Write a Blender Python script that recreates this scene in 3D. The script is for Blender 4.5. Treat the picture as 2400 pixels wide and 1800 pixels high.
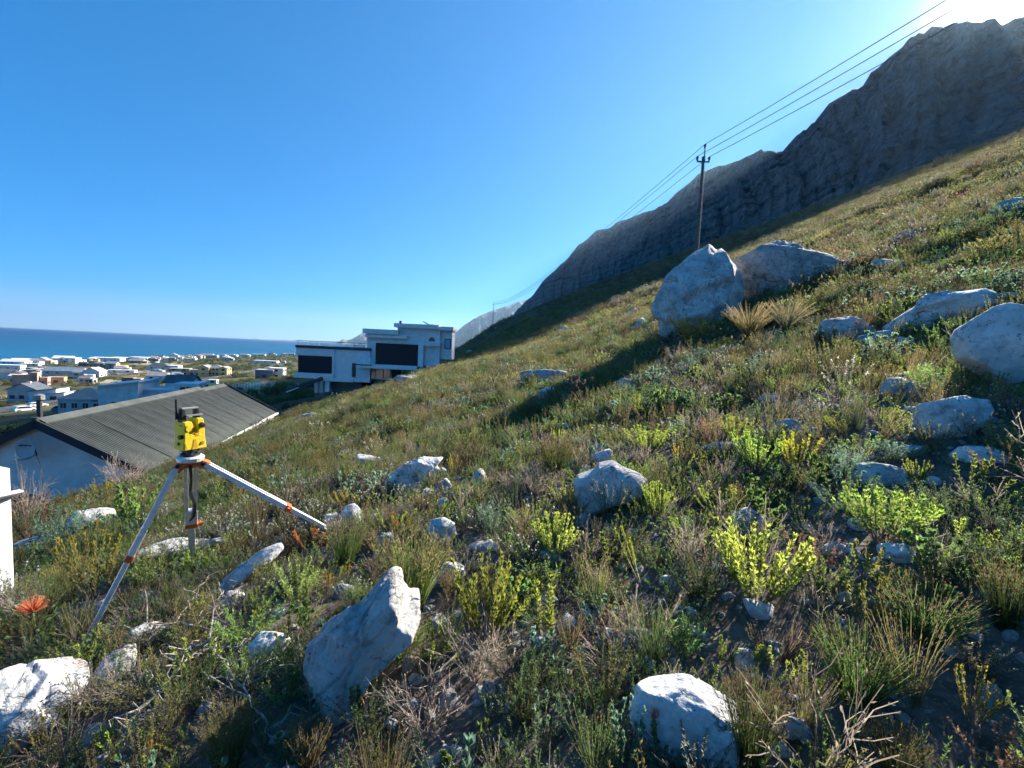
import bpy, bmesh, math, random
import numpy as np
from mathutils import Vector, Matrix

for o in list(bpy.data.objects): bpy.data.objects.remove(o)
scene = bpy.context.scene
COL = scene.collection
rad = math.radians
RNG = np.random.default_rng(7)

# ------------------------------------------------------------------ camera, sky, sun, exposure
F = 1050.0                       # focal length in pixels of a 2400 px wide frame
PITCH, ROLL = rad(4.25), rad(2.7)
CAM = np.array([0.0, 0.0, 1.6])
cd = bpy.data.cameras.new('camera'); cam = bpy.data.objects.new('camera', cd); COL.objects.link(cam)
cd.sensor_width = 36.0; cd.lens = 36.0 * F / 2400.0; cd.clip_start = 0.05; cd.clip_end = 200000.0
cam.matrix_world = Matrix.Translation(CAM) @ Matrix.Rotation(math.pi / 2 - PITCH, 4, 'X') @ Matrix.Rotation(ROLL, 4, 'Z')
scene.camera = cam

SUN_AZ, SUN_EL = rad(44.0), rad(28.9)
SUN_DIR = Vector((math.sin(SUN_AZ) * math.cos(SUN_EL), math.cos(SUN_AZ) * math.cos(SUN_EL), math.sin(SUN_EL)))
world = bpy.data.worlds.new('World'); scene.world = world; world.use_nodes = True
wn, wl = world.node_tree.nodes, world.node_tree.links
wn.clear()
wo = wn.new('ShaderNodeOutputWorld'); bg = wn.new('ShaderNodeBackground'); sky = wn.new('ShaderNodeTexSky')
sky.sky_type = 'NISHITA'; sky.sun_disc = False; sky.sun_elevation = SUN_EL; sky.sun_rotation = SUN_AZ
sky.altitude = 60; sky.air_density = 0.6; sky.dust_density = 0.12; sky.ozone_density = 8.0
bg.inputs['Strength'].default_value = 0.115
gm = wn.new('ShaderNodeGamma'); gm.inputs[1].default_value = 0.65; hs = wn.new('ShaderNodeHueSaturation'); hs.inputs['Saturation'].default_value = 1.7
wl.new(sky.outputs[0], gm.inputs[0]); wl.new(gm.outputs[0], hs.inputs['Color']); 
geo = wn.new('ShaderNodeTexCoord'); dt = wn.new('ShaderNodeVectorMath'); dt.operation = 'DOT_PRODUCT'; dt.inputs[1].default_value = SUN_DIR
nrm = wn.new('ShaderNodeVectorMath'); nrm.operation = 'NORMALIZE'; wl.new(geo.outputs['Generated'], nrm.inputs[0]); wl.new(nrm.outputs[0], dt.inputs[0])
def wm(op, a, b=None):
    m_ = wn.new('ShaderNodeMath'); m_.operation = op
    for i_, x_ in enumerate((a, b)):
        if x_ is None: continue
        if isinstance(x_, (int, float)): m_.inputs[i_].default_value = x_
        else: wl.new(x_, m_.inputs[i_])
    return m_.outputs[0]
ang = wm('ARCCOSINE', wm('MINIMUM', dt.outputs['Value'], 1.0))
halo = wm('ADD', wm('MULTIPLY', wm('EXPONENT', wm('MULTIPLY', ang, -1 / rad(0.9))), 70.0), wm('MULTIPLY', wm('EXPONENT', wm('MULTIPLY', ang, -1 / rad(5.0))), 0.9))
disc = wm('MULTIPLY', wm('LESS_THAN', ang, rad(0.55)), 120.0)
hc = wn.new('ShaderNodeVectorMath'); hc.operation = 'SCALE'; hc.inputs[0].default_value = (1.0, 0.97, 0.93); wl.new(wm('ADD', halo, disc), hc.inputs['Scale'])
su = wn.new('ShaderNodeVectorMath'); su.operation = 'ADD'; wl.new(hs.outputs[0], su.inputs[0]); wl.new(hc.outputs[0], su.inputs[1])
wl.new(su.outputs[0], bg.inputs[0]); wl.new(bg.outputs[0], wo.inputs[0])

sd = bpy.data.lights.new('sun', 'SUN'); sd.energy = 5.0; sd.angle = rad(0.53); sd.color = (1.0, 0.93, 0.82)
sun = bpy.data.objects.new('sun', sd); COL.objects.link(sun)
sun.rotation_euler = SUN_DIR.to_track_quat('Z', 'Y').to_euler()
sun.location = (60, 60, 60)

vs = scene.view_settings
vs.view_transform = 'Standard'; vs.look = 'None'; vs.gamma = 1.0; vs.use_curve_mapping = False; vs.exposure = 1.7
cy = scene.cycles
cy.max_bounces = 4; cy.diffuse_bounces = 2; cy.glossy_bounces = 2; cy.transmission_bounces = 4; cy.transparent_max_bounces = 6
cy.use_denoising = True; cy.denoiser = 'OPENIMAGEDENOISE'; cy.denoising_input_passes = 'RGB_ALBEDO_NORMAL'; cy.use_adaptive_sampling = True; cy.adaptive_threshold = 0.03
cy.caustics_reflective = False; cy.caustics_refractive = False

# ------------------------------------------------------------------ pixel rays of the photograph
def _rx(a): c, s = math.cos(a), math.sin(a); return np.array([[1, 0, 0], [0, c, -s], [0, s, c]])
def _rz(a): c, s = math.cos(a), math.sin(a); return np.array([[c, -s, 0], [s, c, 0], [0, 0, 1]])
ROT = _rx(math.pi / 2 - PITCH) @ _rz(ROLL)
def ray(px, py): return ROT @ np.array([(px - 1200) / F, -(py - 900) / F, -1.0])
def P(px, py, d): return CAM + ray(px, py) * d
def PY(px, py, y):
    r = ray(px, py); return CAM + r * (y / r[1])

# ------------------------------------------------------------------ noise
def _hash(i, j, k, seed):
    h = (i * 374761393 + j * 668265263 + k * 2147483647 + seed * 144665) & 0xffffffff
    h = ((h ^ (h >> 13)) * 1274126177) & 0xffffffff
    h = ((h ^ (h >> 16)) * 2246822519) & 0xffffffff
    return ((h ^ (h >> 15)) & 0xffffff) / float(0xffffff)
def vnoise(p, seed=0):
    p = np.asarray(p, float); i = np.floor(p).astype(np.int64); f = p - i; f = f * f * (3 - 2 * f)
    r = 0
    for a in (0, 1):
        for b in (0, 1):
            for c in (0, 1):
                w = (f[:, 0] if a else 1 - f[:, 0]) * (f[:, 1] if b else 1 - f[:, 1]) * (f[:, 2] if c else 1 - f[:, 2])
                r = r + w * _hash(i[:, 0] + a, i[:, 1] + b, i[:, 2] + c, seed)
    return r * 2 - 1
def fbm(p, octv=4, seed=0, gain=0.5, lac=2.03):
    p = np.asarray(p, float); r = 0; a = 1.0
    for o in range(octv):
        r = r + a * vnoise(p, seed + o * 17); p = p * lac + 3.7; a *= gain
    return r
def fbm2(x, y, sc, octv=3, seed=0):
    x = np.atleast_1d(np.asarray(x, float)); y = np.atleast_1d(np.asarray(y, float))
    return fbm(np.stack([x.ravel() / sc, y.ravel() / sc, np.zeros(x.size) + .5], 1), octv, seed).reshape(x.shape)

# ------------------------------------------------------------------ ground height
STRIKE = rad(-6.7)
def sco(x, y): return x * math.cos(STRIKE) - y * math.sin(STRIKE)
_KN = [(-4000, -60), (-800, -60), (-560, -47), (-528, -42.6), (-440, -38.8), (-306, -32.5), (-180, -26), (-120, -21.5), (-75, -15.2), (-30, -8.3), (-17, -5.6), (-12.3, -4.25),
       (-8, -2.75), (-5, -1.62), (-2.6, -0.66), (-1.1, -0.13), (0, 0.12), (1, 0.40), (3, 1.02), (6, 2.15), (10, 3.95), (20, 8.6), (60, 26.2), (200, 86), (900, 405), (1300, 420), (6000, 300)]
_w = np.linspace(math.asinh(-4000 / 2.5), math.asinh(6000 / 2.5), 4000)
_z = np.interp(np.sinh(_w) * 2.5, [k[0] for k in _KN], [k[1] for k in _KN])
_kern = np.exp(-np.linspace(-2, 2, 61) ** 2); _kern /= _kern.sum()
_slope = np.gradient(_z, _w)
_z = np.convolve(np.pad(_z, 30, mode='edge'), _kern, 'valid')
def height(x, y):
    x = np.asarray(x, float); y = np.asarray(y, float)
    s = sco(x, y)
    z = np.interp(np.arcsinh(s / 2.5), _w, _z)
    r = np.hypot(x, y)
    land = np.clip((s + 545) / 40, 0, 1)
    near = np.clip(r / 3, 0.25, 1) * np.clip(1.6 - r / 600, 0.25, 1)
    z = z + land * near * (0.16 * fbm2(x, y, 2.6, 3, 3) * np.clip(1.5 - r / 120, 0.3, 1) + 0.5 * fbm2(x, y, 16, 2, 9) * np.clip((r - 6) / 20, 0, 1)
                           + 1.6 * fbm2(x, y, 90, 2, 21) * np.clip((r - 40) / 120, 0, 1))
    z = z + 0.035 * fbm2(x, y, 0.5, 2, 31) * (r < 25)
    z = z + np.minimum(0.06 * np.clip(y - 95, 0, None), 7.5) * np.clip((s + 5) / 25, 0, 1) * np.clip(1 - (s - 90) / 200, 0, 1)
    z = z + 6 * fbm2(x, y, 420, 3, 41) * np.clip((s - 150) / 300, 0, 1)
    return z
def hz(x, y): return float(height(np.array([x]), np.array([y]))[0])
def ground(px, py, dmin=0.6, dmax=1500.0):
    """first point of the ground along the photograph's ray"""
    r = ray(px, py); d = np.geomspace(dmin, dmax, 420)
    q = CAM[None] + r[None] * d[:, None]
    below = np.where(q[:, 2] < height(q[:, 0], q[:, 1]))[0]
    if len(below) == 0: return None, None
    i = below[0]; dd = np.linspace(d[max(i - 1, 0)], d[i], 40); q = CAM[None] + r[None] * dd[:, None]
    b = dd[np.argmax(q[:, 2] < height(q[:, 0], q[:, 1]) + 1e-6)]
    q = CAM + r * b
    return np.array([q[0], q[1], hz(q[0], q[1])]), b

# ------------------------------------------------------------------ mesh helpers
def mesh_np(name, v, quads=None, tris=None, smooth=False, col=None, midx=None):
    me = bpy.data.meshes.new(name)
    v = np.asarray(v, np.float32)
    q = np.asarray(quads, np.int32).reshape(-1, 4) if quads is not None and len(quads) else np.zeros((0, 4), np.int32)
    t = np.asarray(tris, np.int32).reshape(-1, 3) if tris is not None and len(tris) else np.zeros((0, 3), np.int32)
    me.vertices.add(len(v)); me.vertices.foreach_set('co', v.ravel())
    nl = q.size + t.size
    me.loops.add(nl); me.loops.foreach_set('vertex_index', np.concatenate([q.ravel(), t.ravel()]))
    me.polygons.add(len(q) + len(t))
    ls = np.concatenate([np.arange(len(q)) * 4, q.size + np.arange(len(t)) * 3]).astype(np.int32)
    me.polygons.foreach_set('loop_start', ls)
    me.polygons.foreach_set('use_smooth', np.full(len(ls), bool(smooth)))
    if midx is not None: me.polygons.foreach_set('material_index', np.asarray(midx, np.int32))
    if col is not None:
        c = np.ones((len(v), 4), np.float32); c[:, :3] = np.asarray(col, np.float32)[:, :3]
        at = me.attributes.new('col', 'FLOAT_COLOR', 'POINT'); at.data.foreach_set('color', c.ravel())
    me.update(calc_edges=True); me.validate()
    return me
def link(name, me, mat=None, parent=None, loc=None, rot=None):
    o = bpy.data.objects.new(name, me); COL.objects.link(o)
    if mat is not None and me is not None:
        if len(me.materials) == 0: me.materials.append(mat)
    if parent is not None: o.parent = parent
    if loc is not None: o.location = loc
    if rot is not None: o.rotation_euler = rot
    return o
def tag(o, label=None, cat=None, group=None, kind=None):
    if label: o['label'] = label
    if cat: o['category'] = cat
    if group: o['group'] = group
    if kind: o['kind'] = kind
    return o
def empty(name, loc=(0, 0, 0), rz=0.0, label=None, cat=None, group=None):
    o = bpy.data.objects.new(name, None); COL.objects.link(o); o.location = loc; o.rotation_euler = (0, 0, rz)
    o.empty_display_size = 0.2
    return tag(o, label, cat, group)
class MB:
    def __init__(s): s.v = []; s.q = []; s.t = []; s.n = 0
    def add(s, v, q=(), t=()):
        v = np.asarray(v, float).reshape(-1, 3); s.v.append(v)
        for f in q: s.q.append([i + s.n for i in f])
        for f in t: s.t.append([i + s.n for i in f])
        s.n += len(v); return s
    def box(s, x0, x1, y0, y1, z0, z1, M=None):
        v = np.array([[x, y, z] for z in (z0, z1) for y in (y0, y1) for x in (x0, x1)], float)
        if M is not None: v = np.array([M @ Vector(p) for p in v])
        return s.add(v, [(0, 2, 3, 1), (4, 5, 7, 6), (0, 1, 5, 4), (1, 3, 7, 5), (3, 2, 6, 7), (2, 0, 4, 6)])
    def prism(s, pts, y0, y1, M=None):
        """polygon in XZ extruded along Y"""
        n = len(pts); v = [(x, y0, z) for x, z in pts] + [(x, y1, z) for x, z in pts]
        if M is not None: v = [M @ Vector(p) for p in v]
        c0 = np.mean(np.array(v[:n], float), 0); c1 = np.mean(np.array(v[n:], float), 0)
        v = [tuple(p) for p in v] + [tuple(c0), tuple(c1)]
        q = [(i, (i + 1) % n, n + (i + 1) % n, n + i) for i in range(n)]
        t = [(2 * n, (i + 1) % n, i) for i in range(n)] + [(2 * n + 1, n + i, n + (i + 1) % n) for i in range(n)]
        return s.add(v, q, t)
    def tube(s, pts, r, n=8, cap=True):
        pts = [np.array(p, float) for p in pts]; m = len(pts)
        rr = [r] * m if np.isscalar(r) else r
        v = []; up = np.array([0.123, 0.271, 0.955])
        for i, p in enumerate(pts):
            t = pts[min(i + 1, m - 1)] - pts[max(i - 1, 0)]; t = t / (np.linalg.norm(t) + 1e-9)
            if abs(t @ up) > 0.95: up = np.array([0.9, 0.3, 0.1])
            a = np.cross(t, up); a /= np.linalg.norm(a); b = np.cross(t, a)
            for k in range(n):
                an = 2 * math.pi * k / n; v.append(p + rr[i] * (math.cos(an) * a + math.sin(an) * b))
        q = [(i * n + k, i * n + (k + 1) % n, (i + 1) * n + (k + 1) % n, (i + 1) * n + k) for i in range(m - 1) for k in range(n)]
        t = []
        if cap:
            v += [pts[0], pts[-1]]
            t = [(m * n, (k + 1) % n, k) for k in range(n)] + [(m * n + 1, (m - 1) * n + k, (m - 1) * n + (k + 1) % n) for k in range(n)]
        return s.add(v, q, t)
    def beam(s, a, b, w, h, up=(0, 0, 1)):
        a = np.array(a, float); b = np.array(b, float); t = (b - a) / np.linalg.norm(b - a); u = np.array(up, float)
        x = np.cross(t, u); x /= np.linalg.norm(x); z = np.cross(x, t)
        v = [p + x * sx * w / 2 + z * sz * h / 2 for p in (a, b) for sz in (-1, 1) for sx in (-1, 1)]
        return s.add(v, [(0, 1, 3, 2), (4, 6, 7, 5), (0, 4, 5, 1), (1, 5, 7, 3), (3, 7, 6, 2), (2, 6, 4, 0)])
    def build(s, name, mat, parent=None, loc=None, rot=None, smooth=False, bevel=0.0):
        me = mesh_np(name, np.concatenate(s.v), s.q, s.t, smooth)
        bm = bmesh.new(); bm.from_mesh(me)
        bmesh.ops.recalc_face_normals(bm, faces=bm.faces[:])
        if bevel > 0:
            bmesh.ops.bevel(bm, geom=[e for e in bm.edges if len(e.link_faces) == 2 and e.calc_face_angle(0) > 0.5], offset=bevel, segments=2, affect='EDGES', profile=0.5)
        bm.to_mesh(me); bm.free()
        return link(name, me, mat, parent, loc, rot)

# ------------------------------------------------------------------ materials
MATS = {}
def mat(name, c, rough=0.8, var=0.15, scale=4.0, bump=0.0, bscale=None, metal=0.0, c2=None, spec=0.3, coord='Object'):
    if name in MATS: return MATS[name]
    m = bpy.data.materials.new(name); m.use_nodes = True; MATS[name] = m
    n, l = m.node_tree.nodes, m.node_tree.links
    b = n['Principled BSDF']; b.inputs['Roughness'].default_value = rough; b.inputs['Metallic'].default_value = metal
    b.inputs['Specular IOR Level'].default_value = spec
    tc = n.new('ShaderNodeTexCoord')
    nz = n.new('ShaderNodeTexNoise'); nz.inputs['Scale'].default_value = scale; nz.inputs['Detail'].default_value = 4; nz.inputs['Roughness'].default_value = 0.65
    l.new(tc.outputs[coord], nz.inputs['Vector'])
    mx = n.new('ShaderNodeMix'); mx.data_type = 'RGBA'
    d = c2 if c2 else tuple(x * (1 - 2 * var) for x in c)
    mx.inputs[6].default_value = (*d, 1); mx.inputs[7].default_value = (*(tuple(min(1, x * (1 + var)) for x in c) if not c2 else c), 1)
    mr = n.new('ShaderNodeMapRange'); mr.inputs[1].default_value = 0.3; mr.inputs[2].default_value = 0.7
    l.new(nz.outputs['Fac'], mr.inputs[0]); l.new(mr.outputs[0], mx.inputs[0]); l.new(mx.outputs[2], b.inputs['Base Color'])
    if bump > 0:
        n2 = n.new('ShaderNodeTexNoise'); n2.inputs['Scale'].default_value = bscale or scale * 5; n2.inputs['Detail'].default_value = 5
        l.new(tc.outputs[coord], n2.inputs['Vector'])
        bp = n.new('ShaderNodeBump'); bp.inputs['Strength'].default_value = bump; bp.inputs['Distance'].default_value = 0.02
        l.new(n2.outputs['Fac'], bp.inputs['Height']); l.new(bp.outputs[0], b.inputs['Normal'])
    return m
def plant_mat(name, trans=0.45, hue=0.03, val=0.35):
    m = bpy.data.materials.new(name); m.use_nodes = True; n, l = m.node_tree.nodes, m.node_tree.links
    n.remove(n['Principled BSDF']); out = n['Material Output']
    at = n.new('ShaderNodeAttribute'); at.attribute_name = 'col'
    oi = n.new('ShaderNodeObjectInfo')
    hs = n.new('ShaderNodeHueSaturation')
    a = n.new('ShaderNodeMapRange'); a.inputs[3].default_value = 0.5 - hue; a.inputs[4].default_value = 0.5 + hue
    ml = n.new('ShaderNodeMath'); ml.operation = 'MULTIPLY'; ml.inputs[1].default_value = 7.31
    fr = n.new('ShaderNodeMath'); fr.operation = 'FRACT'
    b = n.new('ShaderNodeMapRange'); b.inputs[3].default_value = 1 - val; b.inputs[4].default_value = 1 + val
    l.new(oi.outputs['Random'], a.inputs[0]); l.new(oi.outputs['Random'], ml.inputs[0]); l.new(ml.outputs[0], fr.inputs[0]); l.new(fr.outputs[0], b.inputs[0])
    l.new(at.outputs['Color'], hs.inputs['Color']); l.new(a.outputs[0], hs.inputs['Hue']); l.new(b.outputs[0], hs.inputs['Value'])
    df = n.new('ShaderNodeBsdfPrincipled'); df.inputs['Roughness'].default_value = 0.55; df.inputs['Specular IOR Level'].default_value = 0.25
    tr = n.new('ShaderNodeBsdfTranslucent'); mx = n.new('ShaderNodeMixShader'); mx.inputs[0].default_value = trans
    l.new(hs.outputs[0], df.inputs['Base Color']); l.new(hs.outputs[0], tr.inputs['Color'])
    l.new(df.outputs[0], mx.inputs[1]); l.new(tr.outputs[0], mx.inputs[2]); l.new(mx.outputs[0], out.inputs['Surface'])
    return m
M_PLANT = plant_mat('plant', 0.58)
M_TWIG = plant_mat('twig', 0.0, 0.01, 0.3)
# ------------------------------------------------------------------ ground sheet
def ground_material():
    m = bpy.data.materials.new('ground'); m.use_nodes = True; n, l = m.node_tree.nodes, m.node_tree.links
    b = n['Principled BSDF']; b.inputs['Roughness'].default_value = 0.95; b.inputs['Specular IOR Level'].default_value = 0.1
    tc = n.new('ShaderNodeTexCoord'); at = n.new('ShaderNodeAttribute'); at.attribute_name = 'col'
    sp = n.new('ShaderNodeSeparateColor'); l.new(at.outputs['Color'], sp.inputs[0])
    def noise(sc, det=3):
        k = n.new('ShaderNodeTexNoise'); k.inputs['Scale'].default_value = sc; k.inputs['Detail'].default_value = det; k.inputs['Roughness'].default_value = 0.7
        l.new(tc.outputs['Object'], k.inputs['Vector']); return k
    def mixc(fac, a, c, rng=None):
        x = n.new('ShaderNodeMix'); x.data_type = 'RGBA'
        if rng:
            mr = n.new('ShaderNodeMapRange'); mr.inputs[1].default_value, mr.inputs[2].default_value = rng; l.new(fac, mr.inputs[0]); fac = mr.outputs[0]
        l.new(fac, x.inputs[0])
        for k, s in ((6, a), (7, c)):
            if isinstance(s, tuple): x.inputs[k].default_value = (*s, 1)
            else: l.new(s, x.inputs[k])
        return x.outputs[2]
    soil = mixc(noise(9).outputs['Fac'], (0.05, 0.038, 0.03), (0.16, 0.13, 0.105), (0.3, 0.7))
    soil = mixc(noise(60, 3).outputs['Fac'], soil, (0.2, 0.17, 0.14), (0.56, 0.68))
    veg = mixc(noise(0.35).outputs['Fac'], (0.055, 0.055, 0.025), (0.12, 0.092, 0.045), (0.35, 0.65))
    veg = mixc(noise(1.9, 4).outputs['Fac'], (0.028, 0.03, 0.016), veg, (0.36, 0.6))
    town = mixc(noise(0.02).outputs['Fac'], (0.06, 0.065, 0.03), (0.16, 0.14, 0.075), (0.35, 0.65))
    town = mixc(noise(0.11, 4).outputs['Fac'], (0.03, 0.038, 0.018), town, (0.38, 0.58))
    c = mixc(sp.outputs[0], soil, veg); c = mixc(sp.outputs[1], c, town)
    sand = mixc(noise(0.6).outputs['Fac'], (0.30, 0.24, 0.16), (0.42, 0.35, 0.25), (0.3, 0.7))
    c = mixc(sp.outputs[2], c, sand)
    l.new(c, b.inputs['Base Color'])
    bp = n.new('ShaderNodeBump'); bp.inputs['Strength'].default_value = 0.8; bp.inputs['Distance'].default_value = 0.03
    l.new(noise(9, 2).outputs['Fac'], bp.inputs['Height']); l.new(bp.outputs[0], b.inputs['Normal'])
    return m
SAND_PX = [(255, 893, 22, 5), (665, 884, 30, 5), (610, 900, 25, 3), (300, 872, 40, 3), (660, 905, 36, 4), (330, 878, 26, 3), (20, 930, 40, 4), (380, 852, 50, 2)]
def build_ground():
    az = np.concatenate([np.arange(-75, 75.01, 0.4), np.arange(78, 284.9, 3)])
    az = np.radians(az); r = np.concatenate([[0.02], np.geomspace(0.3, 9000, 372)])
    A, Rr = np.meshgrid(az, r); x = Rr * np.sin(A); y = Rr * np.cos(A); z = height(x, y)
    v = np.stack([x.ravel(), y.ravel(), z.ravel()], 1); na = len(az)
    i, j = np.meshgrid(np.arange(len(r) - 1), np.arange(na), indexing='ij'); j2 = (j + 1) % na
    q = np.stack([i * na + j, (i + 1) * na + j, (i + 1) * na + j2, i * na + j2], -1).reshape(-1, 4)
    s = sco(v[:, 0], v[:, 1]); rr = np.hypot(v[:, 0], v[:, 1])
    col = np.zeros((len(v), 3))
    col[:, 0] = np.clip((rr - 9) / 25, 0, 1)
    col[:, 1] = np.clip((-s - 25) / 40, 0, 1) * np.clip((rr - 30) / 30, 0, 1)
    nz = fbm2(v[:, 0], v[:, 1], 14, 3, 77)
    for px, py, w, h in SAND_PX:
        g, d = ground(px, py)
        if g is None: continue
        g2, d2 = ground(px, py - h); rx = w / F * d; ry = max(abs((d2 or d) - d), 2)
        dr = ray(px, py); dr = np.array([dr[0], dr[1]]) / math.hypot(dr[0], dr[1])
        e = (v[:, :2] - g[:2]); a = e @ dr; c = e @ np.array([dr[1], -dr[0]])
        col[:, 2] = np.maximum(col[:, 2], np.clip(2.2 - 1.6 * np.hypot(a / ry, c / rx) + 0.6 * nz, 0, 1))
    col[:, 2] = np.maximum(col[:, 2], np.clip(1 - np.abs(s + 524) / 9 + nz * 0.4, 0, 1))
    o = link('ground', mesh_np('ground', v, q, None, True, col), ground_material())
    tag(o, 'rocky fynbos hillside falling to the coastal plain', None, None, 'structure')
build_ground()

# ------------------------------------------------------------------ sea
def sea_material():
    m = bpy.data.materials.new('sea'); m.use_nodes = True; n, l = m.node_tree.nodes, m.node_tree.links
    b = n['Principled BSDF']; b.inputs['Roughness'].default_value = 0.35; b.inputs['IOR'].default_value = 1.33; b.inputs['Specular IOR Level'].default_value = 0.12
    tc = n.new('ShaderNodeTexCoord'); at = n.new('ShaderNodeAttribute'); at.attribute_name = 'col'
    mp = n.new('ShaderNodeMapping'); mp.inputs['Scale'].default_value = (0.0016, 0.006, 1); l.new(tc.outputs['Object'], mp.inputs[0])
    nz = n.new('ShaderNodeTexNoise'); nz.inputs['Scale'].default_value = 1.0; nz.inputs['Detail'].default_value = 8; l.new(mp.outputs[0], nz.inputs['Vector'])
    mr = n.new('ShaderNodeMapRange'); mr.inputs[1].default_value = 0.3; mr.inputs[2].default_value = 0.7; mr.inputs[3].default_value = 0.8; mr.inputs[4].default_value = 1.2
    mu = n.new('ShaderNodeMix'); mu.data_type = 'RGBA'; mu.blend_type = 'MULTIPLY'; mu.inputs[0].default_value = 1
    l.new(nz.outputs['Fac'], mr.inputs[0]); l.new(at.outputs['Color'], mu.inputs[6]); l.new(mr.outputs[0], mu.inputs[7]); l.new(mu.outputs[2], b.inputs['Base Color'])
    n2 = n.new('ShaderNodeTexNoise'); n2.inputs['Scale'].default_value = 0.12; n2.inputs['Detail'].default_value = 6; l.new(tc.outputs['Object'], n2.inputs['Vector'])
    bp = n.new('ShaderNodeBump'); bp.inputs['Strength'].default_value = 0.5; bp.inputs['Distance'].default_value = 1.5
    l.new(n2.outputs['Fac'], bp.inputs['Height']); l.new(bp.outputs[0], b.inputs['Normal'])
    return m
def build_sea():
    sv = np.concatenate([[-510, -530, -560, -620, -720, -900, -1200, -1700, -2600, -4500, -9000, -20000, -34000]])
    t = np.linspace(-34000, 34000, 61); c, s_ = math.cos(STRIKE), math.sin(STRIKE)
    S, T = np.meshgrid(sv, t, indexing='ij'); x = S * c + T * s_; y = -S * s_ + T * c
    v = np.stack([x.ravel(), y.ravel(), np.full(x.size, -42.0)], 1); nt = len(t)
    i, j = np.meshgrid(np.arange(len(sv) - 1), np.arange(nt - 1), indexing='ij')
    q = np.stack([i * nt + j, (i + 1) * nt + j, (i + 1) * nt + j + 1, i * nt + j + 1], -1).reshape(-1, 4)
    k = np.clip((np.log(-S.ravel()) - math.log(530)) / (math.log(5200) - math.log(530)), 0, 1)[:, None]
    col = (1 - k) * np.array([0.008, 0.09, 0.16]) + k * np.array([0.002, 0.026, 0.10])
    o = link('sea', mesh_np('sea', v, q, None, False, col), sea_material()); tag(o, 'open blue sea beyond the town', None, None, 'structure')
build_sea()

# ------------------------------------------------------------------ mountains
def rock_face_material(name, c1, c2, green):
    m = bpy.data.materials.new(name); m.use_nodes = True; n, l = m.node_tree.nodes, m.node_tree.links
    b = n['Principled BSDF']; b.inputs['Roughness'].default_value = 0.95; b.inputs['Specular IOR Level'].default_value = 0.1
    tc = n.new('ShaderNodeTexCoord'); mp = n.new('ShaderNodeMapping'); mp.inputs['Scale'].default_value = (0.02, 0.02, 0.05); l.new(tc.outputs['Object'], mp.inputs[0])
    a = n.new('ShaderNodeTexNoise'); a.inputs['Scale'].default_value = 1; a.inputs['Detail'].default_value = 6; a.inputs['Roughness'].default_value = 0.7; l.new(mp.outputs[0], a.inputs['Vector'])
    mx = n.new('ShaderNodeMix'); mx.data_type = 'RGBA'; mx.inputs[6].default_value = (*c1, 1); mx.inputs[7].default_value = (*c2, 1)
    mr = n.new('ShaderNodeMapRange'); mr.inputs[1].default_value = 0.35; mr.inputs[2].default_value = 0.65; l.new(a.outputs['Fac'], mr.inputs[0]); l.new(mr.outputs[0], mx.inputs[0])
    m4 = n.new('ShaderNodeMapping'); m4.inputs['Scale'].default_value = (0.022, 0.022, 0.011); l.new(tc.outputs['Object'], m4.inputs[0])
    wa = n.new('ShaderNodeVectorMath'); wa.operation = 'ADD'; l.new(m4.outputs[0], wa.inputs[0]); l.new(a.outputs['Color'], wa.inputs[1])
    vo = n.new('ShaderNodeTexVoronoi'); vo.feature = 'DISTANCE_TO_EDGE'; vo.inputs['Scale'].default_value = 1.6; l.new(wa.outputs[0], vo.inputs['Vector'])
    vr = n.new('ShaderNodeMapRange'); vr.inputs[1].default_value = 0.0; vr.inputs[2].default_value = 0.10; vr.inputs[3].default_value = 0.35; l.new(vo.outputs['Distance'], vr.inputs[0])
    vm = n.new('ShaderNodeMix'); vm.data_type = 'RGBA'; vm.blend_type = 'MULTIPLY'; vm.inputs[0].default_value = 1; l.new(mx.outputs[2], vm.inputs[6]); l.new(vr.outputs[0], vm.inputs[7]); mx = vm
    ge = n.new('ShaderNodeNewGeometry'); sx = n.new('ShaderNodeSeparateXYZ'); l.new(ge.outputs['Normal'], sx.inputs[0])
    m2 = n.new('ShaderNodeMapRange'); m2.inputs[1].default_value = 0.62; m2.inputs[2].default_value = 0.85; l.new(sx.outputs['Z'], m2.inputs[0])
    m3 = n.new('ShaderNodeMix'); m3.data_type = 'RGBA'; l.new(m2.outputs[0], m3.inputs[0]); l.new(mx.outputs[2], m3.inputs[6]); m3.inputs[7].default_value = (*green, 1)
    l.new(m3.outputs[2], b.inputs['Base Color'])
    a2 = n.new('ShaderNodeTexNoise'); a2.inputs['Scale'].default_value = 1; a2.inputs['Detail'].default_value = 2; l.new(mp.outputs[0], a2.inputs['Vector'])
    bp = n.new('ShaderNodeBump'); bp.inputs['Strength'].default_value = 0.7; bp.inputs['Distance'].default_value = 9.0
    l.new(a2.outputs['Fac'], bp.inputs['Height']); l.new(bp.outputs[0], b.inputs['Normal'])
    return m
SIL = [(1150, 790), (1199, 742), (1247, 692), (1280, 650), (1318, 618), (1356, 575), (1372, 563), (1399, 541), (1432, 531), (1445, 519), (1481, 510), (1519, 494), (1562, 477), (1575, 462), (1600, 440), (1617, 428), (1638, 407), (1682, 391), (1736, 374),
       (1779, 358), (1834, 358), (1845, 345), (1866, 320), (1899, 298), (1942, 244), (1985, 222), (2018, 212), (2040, 179), (2083, 136), (2127, 98), (2170, 81), (2235, 52), (2262, 52), (2300, 66), (2345, 74), (2400, 58), (2470, 30)]
def ridged(p, seed): return 1 - np.abs(vnoise(p, seed))
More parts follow.
